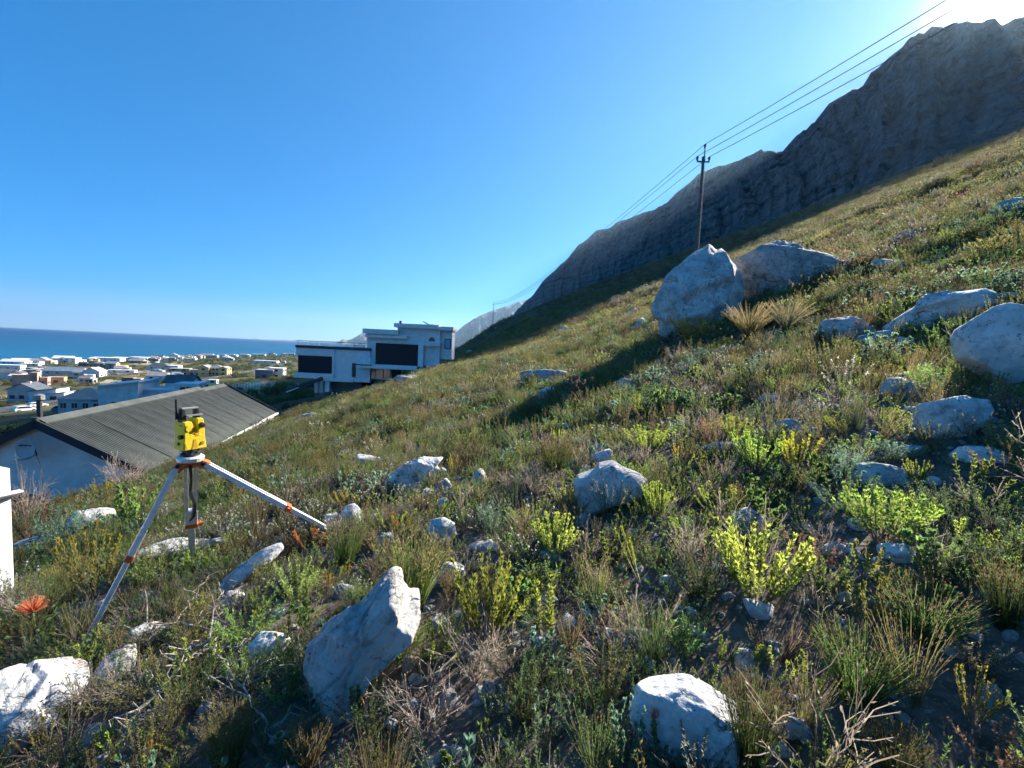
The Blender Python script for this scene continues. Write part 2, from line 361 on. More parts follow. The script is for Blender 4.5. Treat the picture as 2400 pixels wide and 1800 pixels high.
def build_mountain():
    az_s, el_s = [], []
    for p in SIL:
        d = ray(*p); az_s.append(math.atan2(d[0], d[1])); el_s.append(math.atan2(d[2], math.hypot(d[0], d[1])))
    az_s += [rad(60), rad(75), rad(95)]; el_s += [rad(29.5), rad(30), rad(26)]
    na, nv = 900, 200
    az = np.concatenate([np.linspace(az_s[0] - 0.01, rad(50), 820), np.linspace(rad(50.3), rad(95), 80)])
    el = np.interp(az, az_s, el_s)
    beta = az - STRIKE
    r = ((np.sin(beta) / 1200) ** 3 + (1 / 4300.) ** 3) ** (-1 / 3.)
    arc = np.concatenate([[0], np.cumsum(np.diff(az) * (r[1:] + r[:-1]) / 2)])
    zr = 1.6 + r * np.tan(el)
    zr = zr + r * 0.0024 * fbm(np.stack([arc / 70, arc * 0, arc * 0], 1), 6, 5, .62)
    rb = r * 0.70; zb = height(rb * np.sin(az), rb * np.cos(az)) - 10
    vv = np.concatenate([np.linspace(0, 1, nv - 24), np.linspace(1.03, 2.0, 24)])
    V, AZ = np.meshgrid(vv, az, indexing='ij'); ARC = np.broadcast_to(arc, V.shape)
    f = np.clip(V, 0, 1)
    hfr = np.interp(f, [0, 0.12, 0.25, 0.5, 0.7, 0.9, 0.97, 1], [0, 0.30, 0.5, 0.66, 0.78, 0.9, 0.96, 1.0])
    Rr = rb + (r - rb) * hfr; Z = zb + (zr - zb) * f
    back = np.clip(V - 1, 0, 1); Rr = Rr * (1 + 0.5 * back); Z = Z - back * (Z - 300) * 0.8
    lo = (1 - np.clip(np.abs(V - 1) * 14, 0, 1)) ; env = np.clip(f * 5, 0, 1) * (1 - lo) * (V < 1)
    flat = lambda a, b: np.stack([a.ravel(), b.ravel(), np.zeros(a.size)], 1)
    warp = fbm(flat(ARC / 240, Z / 260), 3, 11).reshape(V.shape)
    def saw(u, e): u = u - np.floor(u); return np.where(u < e, u / e, (1 - u) / (1 - e))
    gul = (ridged(flat(ARC / 260, Z / 900), 12).reshape(V.shape) - 0.6) * 110
    gul += (saw(ARC / 150 + .7 * warp, .82) - .5) * 60 * (1 + .6 * vnoise(flat(ARC / 300, Z / 90), 14).reshape(V.shape)) + (saw(ARC / 47 + 1.0 * warp, .75) - .5) * 24 + fbm(flat(ARC / 42, Z / 48), 3, 17, .5).reshape(V.shape) * 22
    zt = Z / 44 + 0.45 * fbm(flat(ARC / 300, Z / 160), 3, 23).reshape(V.shape)
    ter = saw(zt, .8) * 16 * (1 + vnoise(flat(ARC / 140, Z / 70), 29).reshape(V.shape)) + saw(zt * 2.3, .7) * 3
    Rd = Rr + env * (ter - gul * (0.5 + 0.5 * f))
    x = Rd * np.sin(AZ); y = Rd * np.cos(AZ)
    v = np.stack([x.ravel(), y.ravel(), Z.ravel()], 1); na = len(az); n_v = len(vv)
    i, j = np.meshgrid(np.arange(n_v - 1), np.arange(na - 1), indexing='ij')
    q = np.stack([i * na + j, i * na + j + 1, (i + 1) * na + j + 1, (i + 1) * na + j], -1).reshape(-1, 4)
    o = link('mountain', mesh_np('mountain', v, q, None, False), rock_face_material('cliff', (0.045, 0.043, 0.044), (0.17, 0.155, 0.145), (0.045, 0.05, 0.032)))
    tag(o, 'steep banded rock ridge rising behind the slope', None, None, 'structure')
build_mountain()
def far_range(name, label, pts, dist, c1, c2, depth):
    az_s, el_s = [], []
    for p in pts:
        d = ray(*p); az_s.append(math.atan2(d[0], d[1])); el_s.append(math.atan2(d[2], math.hypot(d[0], d[1])))
    az = np.linspace(az_s[0], az_s[-1], 420); el = np.interp(az, az_s, el_s)
    arc = az * dist; zr = 1.6 + dist * np.tan(el) + dist * 0.0011 * fbm(np.stack([arc / (dist * .018), arc * 0, arc * 0], 1), 4, 55)
    vv = np.concatenate([np.linspace(0, 1, 50), np.linspace(1.04, 1.6, 8)]); V, AZ = np.meshgrid(vv, az, indexing='ij'); f = np.clip(V, 0, 1)
    Z = -50 + (zr + 50) * f - np.clip(V - 1, 0, 1) * (zr + 60)
    Rr = dist + depth * (V - 1) + (1 - np.clip(np.abs(V - 1) * 9, 0, 1)) * 0
    p = np.stack([np.broadcast_to(arc, V.shape).ravel() / (dist * 0.022), Z.ravel() / (dist * .03), np.zeros(V.size)], 1)
    Rr = Rr - np.clip(np.abs(V - 1) * 9, 0, 1) * (ridged(p, 61).reshape(V.shape) + fbm(p * 3, 3, 63).reshape(V.shape) * .4) * depth * 0.42
    v = np.stack([(Rr * np.sin(AZ)).ravel(), (Rr * np.cos(AZ)).ravel(), Z.ravel()], 1); na = len(az)
    i, j = np.meshgrid(np.arange(len(vv) - 1), np.arange(na - 1), indexing='ij')
    q = np.stack([i * na + j, i * na + j + 1, (i + 1) * na + j + 1, (i + 1) * na + j], -1).reshape(-1, 4)
    o = link(name, mesh_np(name, v, q, None, False), rock_face_material(name + '_rock', c1, c2, (0.09, 0.095, 0.06)))
    tag(o, label, None, None, 'structure')
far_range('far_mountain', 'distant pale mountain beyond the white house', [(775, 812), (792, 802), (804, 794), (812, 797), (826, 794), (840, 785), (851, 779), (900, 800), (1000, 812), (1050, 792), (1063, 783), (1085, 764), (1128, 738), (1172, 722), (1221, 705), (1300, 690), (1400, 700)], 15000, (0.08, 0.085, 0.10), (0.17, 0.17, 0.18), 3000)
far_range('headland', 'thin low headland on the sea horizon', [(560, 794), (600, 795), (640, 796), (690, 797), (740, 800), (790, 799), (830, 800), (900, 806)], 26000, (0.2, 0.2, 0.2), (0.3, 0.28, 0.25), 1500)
# ------------------------------------------------------------------ rocks
def rock_material():
    m = bpy.data.materials.new('quartzite'); m.use_nodes = True; n, l = m.node_tree.nodes, m.node_tree.links
    b = n['Principled BSDF']; b.inputs['Roughness'].default_value = 0.85; b.inputs['Specular IOR Level'].default_value = 0.2
    tc = n.new('ShaderNodeTexCoord'); oi = n.new('ShaderNodeObjectInfo')
    ad = n.new('ShaderNodeVectorMath'); ad.operation = 'ADD'; l.new(tc.outputs['Object'], ad.inputs[0]); l.new(oi.outputs['Location'], ad.inputs[1])
    def noise(sc, det=4, ro=0.65):
        k = n.new('ShaderNodeTexNoise'); k.inputs['Scale'].default_value = sc; k.inputs['Detail'].default_value = det; k.inputs['Roughness'].default_value = ro
        l.new(ad.outputs[0], k.inputs['Vector']); return k.outputs['Fac']
    def ramp(f, lo, hi, a=0., c=1.):
        r = n.new('ShaderNodeMapRange'); r.inputs[1].default_value = lo; r.inputs[2].default_value = hi; r.inputs[3].default_value = a; r.inputs[4].default_value = c; l.new(f, r.inputs[0]); return r.outputs[0]
    def mix(f, a, c):
        x = n.new('ShaderNodeMix'); x.data_type = 'RGBA'; l.new(f, x.inputs[0])
        for k, s in ((6, a), (7, c)):
            if isinstance(s, tuple): x.inputs[k].default_value = (*s, 1)
            else: l.new(s, x.inputs[k])
        return x.outputs[2]
    c = mix(ramp(noise(3.5), 0.35, 0.65), (0.40, 0.395, 0.39), (0.64, 0.63, 0.61))
    c = mix(ramp(noise(9), 0.53, 0.74), c, (0.17, 0.17, 0.17))
    c = mix(ramp(noise(2.2, 4), 0.60, 0.72), c, (0.30, 0.245, 0.19))
    c = mix(ramp(noise(19, 4, .75), 0.585, 0.69), c, (0.14, 0.14, 0.14))
    c = mix(ramp(noise(5, 3), 0.62, 0.75), c, (0.62, 0.61, 0.59))
    vo = n.new('ShaderNodeTexVoronoi'); vo.feature = 'DISTANCE_TO_EDGE'; vo.inputs['Scale'].default_value = 3.2
    wv = n.new('ShaderNodeVectorMath'); wv.operation = 'ADD'
    nc = n.new('ShaderNodeTexNoise'); nc.inputs['Scale'].default_value = 4; nc.inputs['Detail'].default_value = 5; l.new(ad.outputs[0], nc.inputs['Vector'])
    l.new(ad.outputs[0], wv.inputs[0]); l.new(nc.outputs['Color'], wv.inputs[1]); l.new(wv.outputs[0], vo.inputs['Vector'])
    crack = ramp(vo.outputs['Distance'], 0.0, 0.03)
    thin = ramp(noise(1.6, 3), 0.42, 0.54)
    mxx = n.new('ShaderNodeMath'); mxx.operation = 'MAXIMUM'; l.new(crack, mxx.inputs[0]); l.new(thin, mxx.inputs[1])
    c = mix(mxx.outputs[0], (0.10, 0.095, 0.09), c)
    rv = n.new('ShaderNodeHueSaturation'); l.new(ramp(oi.outputs['Random'], 0, 1, .68, 1.12), rv.inputs['Value']); l.new(ramp(oi.outputs['Random'], 0, 1, 1.5, .7), rv.inputs['Saturation']); l.new(c, rv.inputs['Color']); c = rv.outputs[0]
    l.new(c, b.inputs['Base Color'])
    su = n.new('ShaderNodeMath'); su.operation = 'ADD'; l.new(noise(14, 5, 0.65), su.inputs[0]); l.new(ramp(mxx.outputs[0], 0, 1, 0, 0.5), su.inputs[1])
    bp = n.new('ShaderNodeBump'); bp.inputs['Strength'].default_value = 0.65; bp.inputs['Distance'].default_value = 0.025
    l.new(su.outputs[0], bp.inputs['Height']); l.new(bp.outputs[0], b.inputs['Normal'])
    return m
M_ROCK = rock_material()
_ico = {}
def ico(sub):
    if sub not in _ico:
        bm = bmesh.new(); bmesh.ops.create_icosphere(bm, subdivisions=sub, radius=1.0)
        v = np.array([x.co[:] for x in bm.verts]); t = np.array([[x.index for x in f.verts] for f in bm.faces]); bm.free(); _ico[sub] = (v, t)
    return _ico[sub]
def facet(n, rng, k=15, soft=34.0, lo=0.66, hi=1.0):
    pl = rng.normal(size=(k, 3)); pl /= np.linalg.norm(pl, axis=1)[:, None]; d = rng.uniform(lo, hi, k)
    t = np.maximum(n @ pl.T, 1e-3) / d
    return np.minimum((np.sum(t ** soft, 1)) ** (-1 / soft), 1.15)
ROCKS = []          # x, y, radius in plan
FOOT = []
def rock_mesh(rng, half, sub, rough=0.06, bed=None, outline=None):
    n, t = ico(sub)
    k = facet(n, rng); k = k / k.mean()
    if outline is None:
        v = n * k[:, None] * np.array(half)
    else:
        rho = np.hypot(n[:, 0], n[:, 2]); th = np.arctan2(n[:, 2], n[:, 0])
        R = np.interp(th, outline[0], outline[1], period=2 * math.pi)
        k2 = 1 + (k - 1) * 0.45; pr = rho ** 0.7
        v = np.stack([np.cos(th) * R * pr * k2, np.sign(n[:, 1]) * np.abs(n[:, 1]) ** 0.8 * half[1] * k, np.sin(th) * R * pr * k2], 1)
    size = float(np.mean(half)); sd = int(rng.integers(0, 900))
    nn = v / (np.linalg.norm(v, axis=1)[:, None] + 1e-9)
    ang = rng.uniform(0.1, 0.5); bedv = (v[:, 2] * math.cos(ang) + v[:, 0] * math.sin(ang)) / size
    # broken faces: cut by planes close to the surface
    hv = np.array(half) ** 2; K = 46 if sub >= 5 else 26
    pick = rng.choice(len(v), K, replace=False); N = v[pick] / hv + rng.normal(0, .22 / size, (K, 3)); N /= np.linalg.norm(N, axis=1)[:, None]
    dist = (v[pick] * N).sum(1) * rng.uniform(.88, 1.0, K)
    if rough > .03:
        lo0, hi0 = v.min(0), v.max(0); tt = v @ N.T; sc = np.where(tt > 1e-4 * size, dist[None] / np.maximum(tt, 1e-6), 9.); sc = np.clip(sc.min(1)[:, None], .76 if outline is None else .84, 1.03); v = v * sc; lo1, hi1 = v.min(0), v.max(0); v = (v - lo1) / (hi1 - lo1) * (hi0 - lo0) + lo0
    nb = rng.normal(size=3); nb[2] += 1.2; nb /= np.linalg.norm(nb); bed = (v @ nb) / size * rng.uniform(4, 7) + fbm(v / size * 1.2, 3, sd) * .5
    bed = np.abs(bed - np.floor(bed) - .5) * 2; groove = np.clip((bed - .86) / .14, 0, 1) * np.clip(vnoise(v / size * 1.3, sd + 4) * 2 + .6, 0, 1)
    crk = np.zeros(len(v))
    for _ in range(4):
        cn = rng.normal(size=3); cn /= np.linalg.norm(cn); cd_ = (v @ cn) / size + rng.uniform(-.5, .5) + fbm(v / size * 2.2, 3, sd + 40) * .13; crk = np.maximum(crk, np.clip(1 - np.abs(cd_) / .035, 0, 1))
    d = fbm(v / size * 1.6, 3, sd) * rough * .45 + fbm(v / size * 7, 3, sd + 9) * rough * .22 - groove * rough * .7 - crk * rough * 1.0
    return mesh_np('rock', v + nn * (d * size)[:, None], None, t, False)
def crease(me, angle=0.55):
    me.polygons.foreach_set('use_smooth', np.ones(len(me.polygons), bool))
def frame(px, py):
    d = ray(px, py); h = np.array([d[0], d[1], 0]); h /= np.linalg.norm(h); return np.array([h[1], -h[0], 0]), h, np.array([0, 0, 1.0])
def rock_px(label, x0, y0, x1, y1, thick=0.85, tilt=0.0, name='rock', seed=None, sub=None, group=None):
    """a rock whose photographed extent is the box x0..y1"""
    seed = seed if seed is not None else int(x0 * 7 + y0 * 13); rng = np.random.default_rng(seed)
    g, d = ground((x0 + x1) / 2, y1 - 0.22 * (y1 - y0))
    if g is None: return
    w, h = (x1 - x0) / F * d, (y1 - y0) / F * d
    sub = sub or (5 if (x1 - x0) > 90 else 4 if (x1 - x0) > 40 else 3)
    e1, e2, e3 = frame((x0 + x1) / 2, y1)
    dep = thick * (w + h) / 2
    me = rock_mesh(rng, (w / 2 * 1.06, dep / 2, h / 2 * 1.12), sub, 0.08); crease(me)
    c = P((x0 + x1) / 2, (y0 + y1) / 2, d) + e2 * dep * 0.12 - e3 * h * 0.05
    o = link(name, me, M_ROCK); o.matrix_world = Matrix(((e1[0], e2[0], 0, c[0]), (e1[1], e2[1], 0, c[1]), (0, 0, 1, c[2]), (0, 0, 0, 1))) @ Matrix.Rotation(-ROLL * 0 + tilt, 4, 'Y')
    tag(o, label, 'rock', group); ROCKS.append((c[0], c[1], max(w, dep) / 2)); FOOT.append((x0, y0, x1, y1, d)); return o
def rock_outline(label, pts, thick=0.8, name='boulder', sub=6, cat='boulder', rough=0.06, ybase=None, dd=None):
    pts = np.array(pts, float); x0, y0 = pts.min(0); x1, y1 = pts.max(0)
    rng = np.random.default_rng(int(x0 * 3 + y0))
    g, d = ground((x0 + x1) / 2, (ybase or y1) - 0.15 * (y1 - y0)); d = dd or d
    e1, e2, e3 = frame((x0 + x1) / 2, (y0 + y1) / 2)
    c = P((x0 + x1) / 2, (y0 + y1) / 2 + 0.05 * (y1 - y0), d)
    q = np.array([P(a, b, d) - c for a, b in pts]); u, w = q @ e1, q @ e3
    w = np.where(w < 0, w * 1.18, w)
    th = np.arctan2(w, u); R = np.hypot(u, w); o_ = np.argsort(th)
    tt = np.linspace(-math.pi, math.pi, 181)
    # radius of the closed outline polygon along each direction
    RR = np.zeros(181)
    for i, a in enumerate(tt):
        dx, dy = math.cos(a), math.sin(a); best = 0
        for k in range(len(u)):
            ax, ay, bx, by = u[k], w[k], u[(k + 1) % len(u)], w[(k + 1) % len(u)]
            den = dx * (by - ay) - dy * (bx - ax)
            if abs(den) < 1e-9: continue
            tpar = (ax * (by - ay) - ay * (bx - ax)) / den; spar = (ax * dy - ay * dx) / den
            if -1e-6 <= spar <= 1 + 1e-6 and tpar > best: best = tpar
        RR[i] = best if best > 0 else R.mean()
    half = (R.mean(), thick * R.mean(), R.mean())
    me = rock_mesh(rng, half, sub, rough, None, (tt, RR)); crease(me)
    c = c + e2 * half[1] * 0.15
    ob = link(name, me, M_ROCK); ob.matrix_world = Matrix(((e1[0], e2[0], 0, c[0]), (e1[1], e2[1], 0, c[1]), (0, 0, 1, c[2]), (0, 0, 0, 1)))
    tag(ob, label, cat); ROCKS.append((c[0], c[1], max(np.ptp(u) / 2, half[1]))); FOOT.append((x0, y0, x1, y1, d)); return ob
def Z(pts, ox, oy, k): return [(ox + a * k, oy + b * k) for a, b in pts]
Z5 = lambda p: Z(p, 1400, 500, 0.45208); Z6 = lambda p: Z(p, 700, 1200, 0.36166); Z3 = lambda p: Z(p, 700, 780, 0.31646)
Z4 = lambda p: Z(p, 1200, 850, 0.27125); ZL = lambda p: Z(p, 0, 1050, 0.36166); ZB = lambda p: Z(p, 0, 1500, 0.36166); Z7 = lambda p: Z(p, 1400, 1150, 0.45208)
rock_outline('tall pointed pale boulder with a sunlit edge, power pole rising behind its tip', Z5([(260, 520), (330, 350), (400, 270), (480, 205), (565, 170), (610, 215), (685, 300), (695, 340), (720, 430), (735, 520), (650, 590), (560, 620), (450, 660), (350, 700), (275, 680), (258, 600)]), 0.95)
rock_outline('broad humped pale boulder just uphill of the tall pointed boulder', Z5([(690, 290), (760, 220), (850, 150), (900, 150), (1000, 180), (1120, 215), (1200, 250), (1250, 310), (1260, 360), (1180, 420), (1090, 450), (960, 460), (860, 420), (760, 370), (700, 335)]), 0.8)
rock_outline('smooth rounded egg-shaped boulder cut by the edge of the picture', Z5([(1845, 650), (1870, 600), (1960, 540), (2060, 495), (2150, 487), (2260, 510), (2390, 560), (2480, 650), (2490, 780), (2390, 880), (2200, 905), (2080, 900), (1990, 855), (1920, 790), (1860, 720)]), 0.85, rough=0.025)
rock_outline('long low grey slab rock lying above the smooth egg-shaped boulder', Z5([(1480, 570), (1600, 510), (1720, 440), (1830, 415), (2000, 410), (2040, 440), (2020, 500), (1940, 560), (1800, 575), (1720, 600), (1600, 605), (1500, 600)]), 0.6)
rock_outline('angular white boulder with jagged top below the egg-shaped boulder', Z5([(1610, 1100), (1680, 1050), (1720, 980), (1790, 945), (1900, 950), (2010, 960), (2060, 1000), (2040, 1080), (1900, 1140), (1760, 1170), (1650, 1150)]), 0.7, rough=0.09)
rock_outline('smooth blue-shaded boulder with cracked top in the middle of the slope', Z4([(515, 1060), (560, 1000), (700, 920), (740, 870), (870, 860), (960, 890), (1080, 930), (1140, 990), (1130, 1080), (1080, 1150), (960, 1200), (800, 1230), (700, 1290), (580, 1290), (530, 1180)]), 0.8, rough=0.03)
rock_outline('large pale leaning slab with deep folds nearest the dead branches', Z6([(80, 960), (110, 860), (190, 790), (240, 720), (340, 650), (400, 620), (500, 520), (610, 445), (690, 490), (690, 570), (740, 620), (820, 650), (815, 740), (700, 800), (680, 880), (600, 960), (500, 1010), (400, 1080), (350, 1200), (280, 1280), (190, 1290), (140, 1180), (110, 1080)]), 0.75, rough=0.075)
rock_outline('sunlit white layered boulder on the slope beyond the tripod foot', Z3([(620, 1130), (640, 1080), (740, 1010), (830, 950), (930, 905), (1000, 920), (1080, 930), (1040, 985), (930, 1020), (860, 1060), (810, 1100), (790, 1170), (700, 1210), (640, 1200)]), 0.75, rough=0.1)
rock_outline('squarish pale boulder with a cross crack at the bottom edge, behind the pink flower', Z7([(150, 1190), (220, 1080), (310, 1020), (480, 1000), (600, 1020), (670, 1085), (720, 1175), (750, 1290), (710, 1370), (560, 1410), (420, 1390), (260, 1400), (205, 1300)]), 0.7, rough=0.05)
rock_outline('big flat sunlit white rock in the bottom corner by the dead branches', ZB([(-260, 170), (0, 195), (100, 220), (250, 285), (450, 335), (590, 370), (570, 440), (440, 520), (330, 580), (200, 640), (60, 700), (-260, 720)]), 1.0, rough=0.04)
rock_outline('long pale slab lying diagonally below the tripod', ZL([(1345, 890), (1400, 850), (1560, 770), (1700, 690), (1820, 662), (1850, 690), (1780, 745), (1640, 800), (1500, 860), (1420, 905)]), 0.6, sub=5)
rock_outline('tilted shadowed rock with a sunlit top just below the tripod foot', ZL([(545, 1560), (570, 1460), (690, 1375), (830, 1330), (900, 1350), (890, 1430), (780, 1500), (680, 1560)]), 0.8, sub=5)
for lab, z, b, th in [
    ('narrow upright blue-grey rock below the sunlit layered boulder', Z3, (960, 1365, 1140, 1600), 0.8),
    ('white lit cobble between grass tuft and bright green bush', Z6, (885, 325, 1090, 495), 0.9),
    ('small bright rock at the upper end of the layered boulder', Z3, (405, 900, 600, 1040), 0.7),
    ('grey flat rock between two white rocks above the layered boulder', Z3, (555, 920, 680, 1000), 0.7),
    ('blue-shaded block leaning beside the layered boulder', Z3, (1010, 1000, 1110, 1100), 0.9),
    ('cream block stacked under the blue-shaded block', Z3, (1000, 1100, 1130, 1250), 0.8),
    ('low dark rock at the foot of the cream block', Z3, (900, 1160, 1010, 1250), 0.8),
    ('grey wedge rock under the cream block', Z3, (1030, 1235, 1120, 1335), 0.8),
    ('upright grey rock alone in dark shrubs right of the layered boulder', Z3, (1300, 1010, 1405, 1160), 0.8),
    ('small upright stone in the shadow under the smooth blue-shaded boulder', Z4, (555, 1295, 690, 1430), 0.9),
    ('half-buried rock under the big grass tuft', Z3, (570, 1490, 740, 1600), 0.8),
    ('grey rock touching the tip of the tripod leg', Z3, (185, 1330, 310, 1430), 0.8),
    ('pale rock in shade beside the tripod leg tip', Z3, (315, 1295, 460, 1450), 0.8),
    ('small white stone alone on the grassy slope above the tripod leg', Z3, (240, 785, 345, 840), 0.8),
    ('tiny pale stone highest above the tripod leg', Z3, (340, 705, 375, 735), 0.8),
    ('thin slab rock on the slope just below the white house', Z3, (700, 318, 890, 400), 0.6),
    ('long grey slab at the edge of the boulder shadow', Z3, (1690, 280, 2010, 395), 0.5),
    ('blue rock under the long grey slab', Z3, (1780, 410, 1910, 500), 0.8),
    ('small grey rock in mid-slope shrubs above the layered boulder', Z3, (900, 770, 970, 815), 0.8),
    ('faint grey stone in grass below the thin slab', Z3, (595, 655, 665, 692), 0.8),
    ('flat stone in yellow grass near the iron roof', Z3, (30, 695, 130, 732), 0.7),
    ('second flat stone in yellow grass near the iron roof', Z3, (0, 600, 130, 650), 0.6),
    ('flat-topped rock among tall restios left of the smooth blue-shaded boulder', Z3, (1990, 770, 2120, 855), 0.8),
    ('low sunlit stone left of the white layered boulder', Z3, (265, 960, 350, 1005), 0.8),
    ('pale round stone high on the lit slope left of the pointed boulder', Z3, (1930, -50, 2010, 25), 0.8),
    ('dark ledge rock beneath bright shrubs left of the upright stone', Z3, (1270, 1560, 1470, 1640), 0.7),
    ('weathered stone on the slope close to the white house', Z3, (1240, 130, 1300, 172), 0.8),
    ('blue stone leaning on the smooth boulder, upper of two', Z4, (690, 710, 800, 800), 0.8),
    ('pale wedge stone resting against the smooth boulder top', Z4, (700, 760, 880, 880), 0.8),
    ('cream sunlit stone behind the pale wedge stone', Z4, (800, 715, 930, 790), 0.8),
    ('white stone above a yellow tipped shrub', Z4, (820, 340, 945, 440), 0.8),
    ('low stone just below the white stone and yellow tips', Z4, (790, 438, 890, 492), 0.8),
    ('bright blocky stone downhill of the tall pointed boulder', Z4, (920, 150, 1080, 252), 0.8),
    ('pale stone in grey grass right of the bright blocky stone', Z4, (1850, 185, 1945, 262), 0.8),
    ('tiny sunlit stone above the red-brown heath', Z4, (1660, 425, 1740, 472), 0.8),
    ('flat dark rock inside the boulder shadow', Z4, (700, 88, 800, 142), 0.7),
    ('grey rock half hidden in scrub right of the boulder shadow', Z4, (1590, 65, 1680, 132), 0.8),
    ('purple-grey rock in scrub below the half hidden rock', Z4, (1480, 160, 1580, 232), 0.8),
    ('flat white rock with streaks under the angular white boulder', Z5, (1370, 1315, 1610, 1425), 0.7),
    ('thin pale slab tilted up near the right edge', Z5, (1900, 1210, 2110, 1312), 0.5),
    ('bright white broken rock above the angular boulder', Z5, (1518, 860, 1660, 982), 0.8),
    ('tilted grey rock below the long low slab', Z5, (1370, 615, 1555, 705), 0.6),
    ('small stone beside the tilted grey rock', Z5, (1555, 640, 1632, 692), 0.8),
    ('grey wedge left of the egg-shaped boulder', Z5, (1540, 710, 1640, 772), 0.8),
    ('sunlit rock high on the slope above the humped boulder', Z5, (1530, 85, 1695, 185), 0.7),
    ('dull rock behind the long low slab', Z5, (2050, 408, 2230, 492), 0.7),
    ('grey rock tucked against the uphill end of the humped boulder', Z5, (1220, 240, 1312, 335), 0.8),
    ('shaded rock on the slope between humped boulder and high sunlit rock', Z5, (1430, 240, 1562, 322), 0.8),
    ('low wide rock left of the long slab', Z5, (1195, 545, 1425, 690), 0.7),
    ('small stone beside the low wide rock', Z5, (1200, 620, 1290, 690), 0.8),
    ('small rock left foot of the tall pointed boulder', Z5, (200, 545, 262, 622), 0.8),
    ('blue stone on the slope left of the tall pointed boulder', Z5, (150, 488, 216, 546), 0.8),
    ('flat grey rock in scrub below the flat white rock', Z5, (1640, 770, 1730, 810), 0.7),
    ('rock ledge half buried left of the round grey bush', Z5, (920, 1080, 1035, 1182), 0.7),
    ('pale broken stone right of the half buried ledge', Z5, (1075, 1108, 1152, 1178), 0.8),
    ('dark lump of rock right of the pale broken stone', Z5, (840, 930, 945, 985), 0.8),
    ('rock at the far right edge high above', Z5, (2080, -70, 2230, 20), 0.7),
    ('wide pale rock under the rear tripod leg', ZL, (990, 600, 1380, 725), 0.7),
    ('block of pale rock uphill of the rear tripod leg', ZL, (1355, 583, 1482, 645), 0.8),
    ('thin white slab on the ground under the tripod', ZL, (980, 828, 1110, 862), 0.7),
    ('small pale rock under the tripod beside dark hollow', ZL, (900, 935, 992, 992), 0.8),
    ('bright stone behind the front tripod leg', ZL, (640, 983, 762, 1065), 0.8),
    ('grey crumbling rock near white flowers', ZL, (1430, 945, 1562, 1045), 0.8),
    ('white capped rock above the dead branches', ZL, (1650, 1208, 1875, 1400), 0.8),
    ('pale layered rock under dry sticks right of the tripod foot', ZL, (850, 1140, 1050, 1312), 0.8),
    ('dark shaded rock heap left of the tripod', ZL, (480, 400, 700, 585), 0.8),
    ('grey shaded rock near the white pillar', ZL, (100, 570, 325, 705), 0.7),
    ('pale stone in the green scrub behind the front tripod leg', ZL, (1040, 343, 1142, 402), 0.7),
    ('low stone left of the tripod foot', ZL, (190, 1400, 292, 1492), 0.8),
    ('grey stone at the tripod foot', ZL, (370, 1340, 445, 1422), 0.8),
    ('sliver of rock beside orange tips near the leaning slab', Z6, (240, 470, 372, 562), 0.7),
    ('small block left of the leaning slab near grey shrub', Z6, (500, 150, 590, 235), 0.8),
    ('stone between two single yellow-green shoots', Z7, (700, 840, 802, 932), 0.8),
    ('pale rock at the right edge in dark scrub', Z7, (2040, 520, 2260, 645), 0.7),
    ('dim grey stone in the bare dark soil', Z7, (150, 710, 272, 782), 0.7),
    ('pale flat stone in the bare patch below bright shrubs', Z7, (670, 100, 862, 240), 0.5),
    ('white flaky stone beside the dark restio at the bottom', Z7, (950, 1180, 1100, 1292), 0.7),
    ('small round stone above the bottom boulder', Z7, (220, 868, 302, 925), 0.8)]:
    (x0, y0), (x1, y1) = z([(b[0], b[1]), (b[2], b[3])])
    rock_px(lab, x0, y0, x1, y1, th)

def scattered_stones():
    rng = np.random.default_rng(77); made = []
    ORD = 'first second third fourth fifth sixth seventh eighth ninth tenth eleventh twelfth thirteenth fourteenth fifteenth sixteenth seventeenth eighteenth nineteenth twentieth'.split(); ORD += ['twenty-' + o for o in ORD[:9]] + ['thirtieth']
    for _ in range(900):
        if len(made) >= 28: break
        x = rng.uniform(1250, 2380); top = 845 - .43 * (x - 1080); y = rng.uniform(max(top + 60, 420), 1560); w = rng.uniform(24, 62) * (.6 + .5 * (y - top) / 700); h = w * rng.uniform(.42, .7)
        if any(x + w > a - 12 and x - w < c + 12 and y > b - 16 and y - h < d + 10 for a, b, c, d, _ in FOOT): continue
        o = rock_px('x', x - w / 2, y - h, x + w / 2, y, .9, rng.uniform(-.3, .3), group='small stones scattered on the boulder slope')
        if o: made.append((x, o, 'flat' if h / w < .5 else 'blocky' if h / w < .6 else 'upright'))
    for q, (x, o, k) in enumerate(sorted(made, key=lambda t: t[0])): o['label'] = f'small {k} pale stone half buried in scrub, {ORD[q]} from the left of those'
scattered_stones()
# ------------------------------------------------------------------ building materials
M_WHITE = mat('white_plaster', (0.80, 0.80, 0.80), 0.8, 0.06, 1.5)
M_GABLE = mat('pale_render', (0.76, 0.745, 0.72), 0.9, 0.10, 1.2)
M_FIBRE = mat('fibre_cement', (0.075, 0.086, 0.082), 0.85, 0.22, 0.9)
M_DARKWOOD = mat('dark_barge', (0.03, 0.035, 0.045), 0.7)
M_TRIM = mat('white_trim', (0.78, 0.78, 0.75), 0.6, 0.06)
M_GLASS = mat('window_glass', (0.02, 0.03, 0.045), 0.08, 0.2, 2, spec=0.6)
M_BLACK = mat('black_screen', (0.006, 0.008, 0.016), 0.5, 0.1)
M_STEEL = mat('galvanised', (0.35, 0.36, 0.37), 0.45, 0.2, 12, metal=0.6)
M_DARKMETAL = mat('dark_metal', (0.05, 0.055, 0.06), 0.5, 0.2, 12)
M_SLATE = mat('slate_roof', (0.10, 0.12, 0.14), 0.7, 0.2, 0.5)
M_GREYROOF = mat('grey_roof', (0.30, 0.29, 0.29), 0.75, 0.15, 0.5)
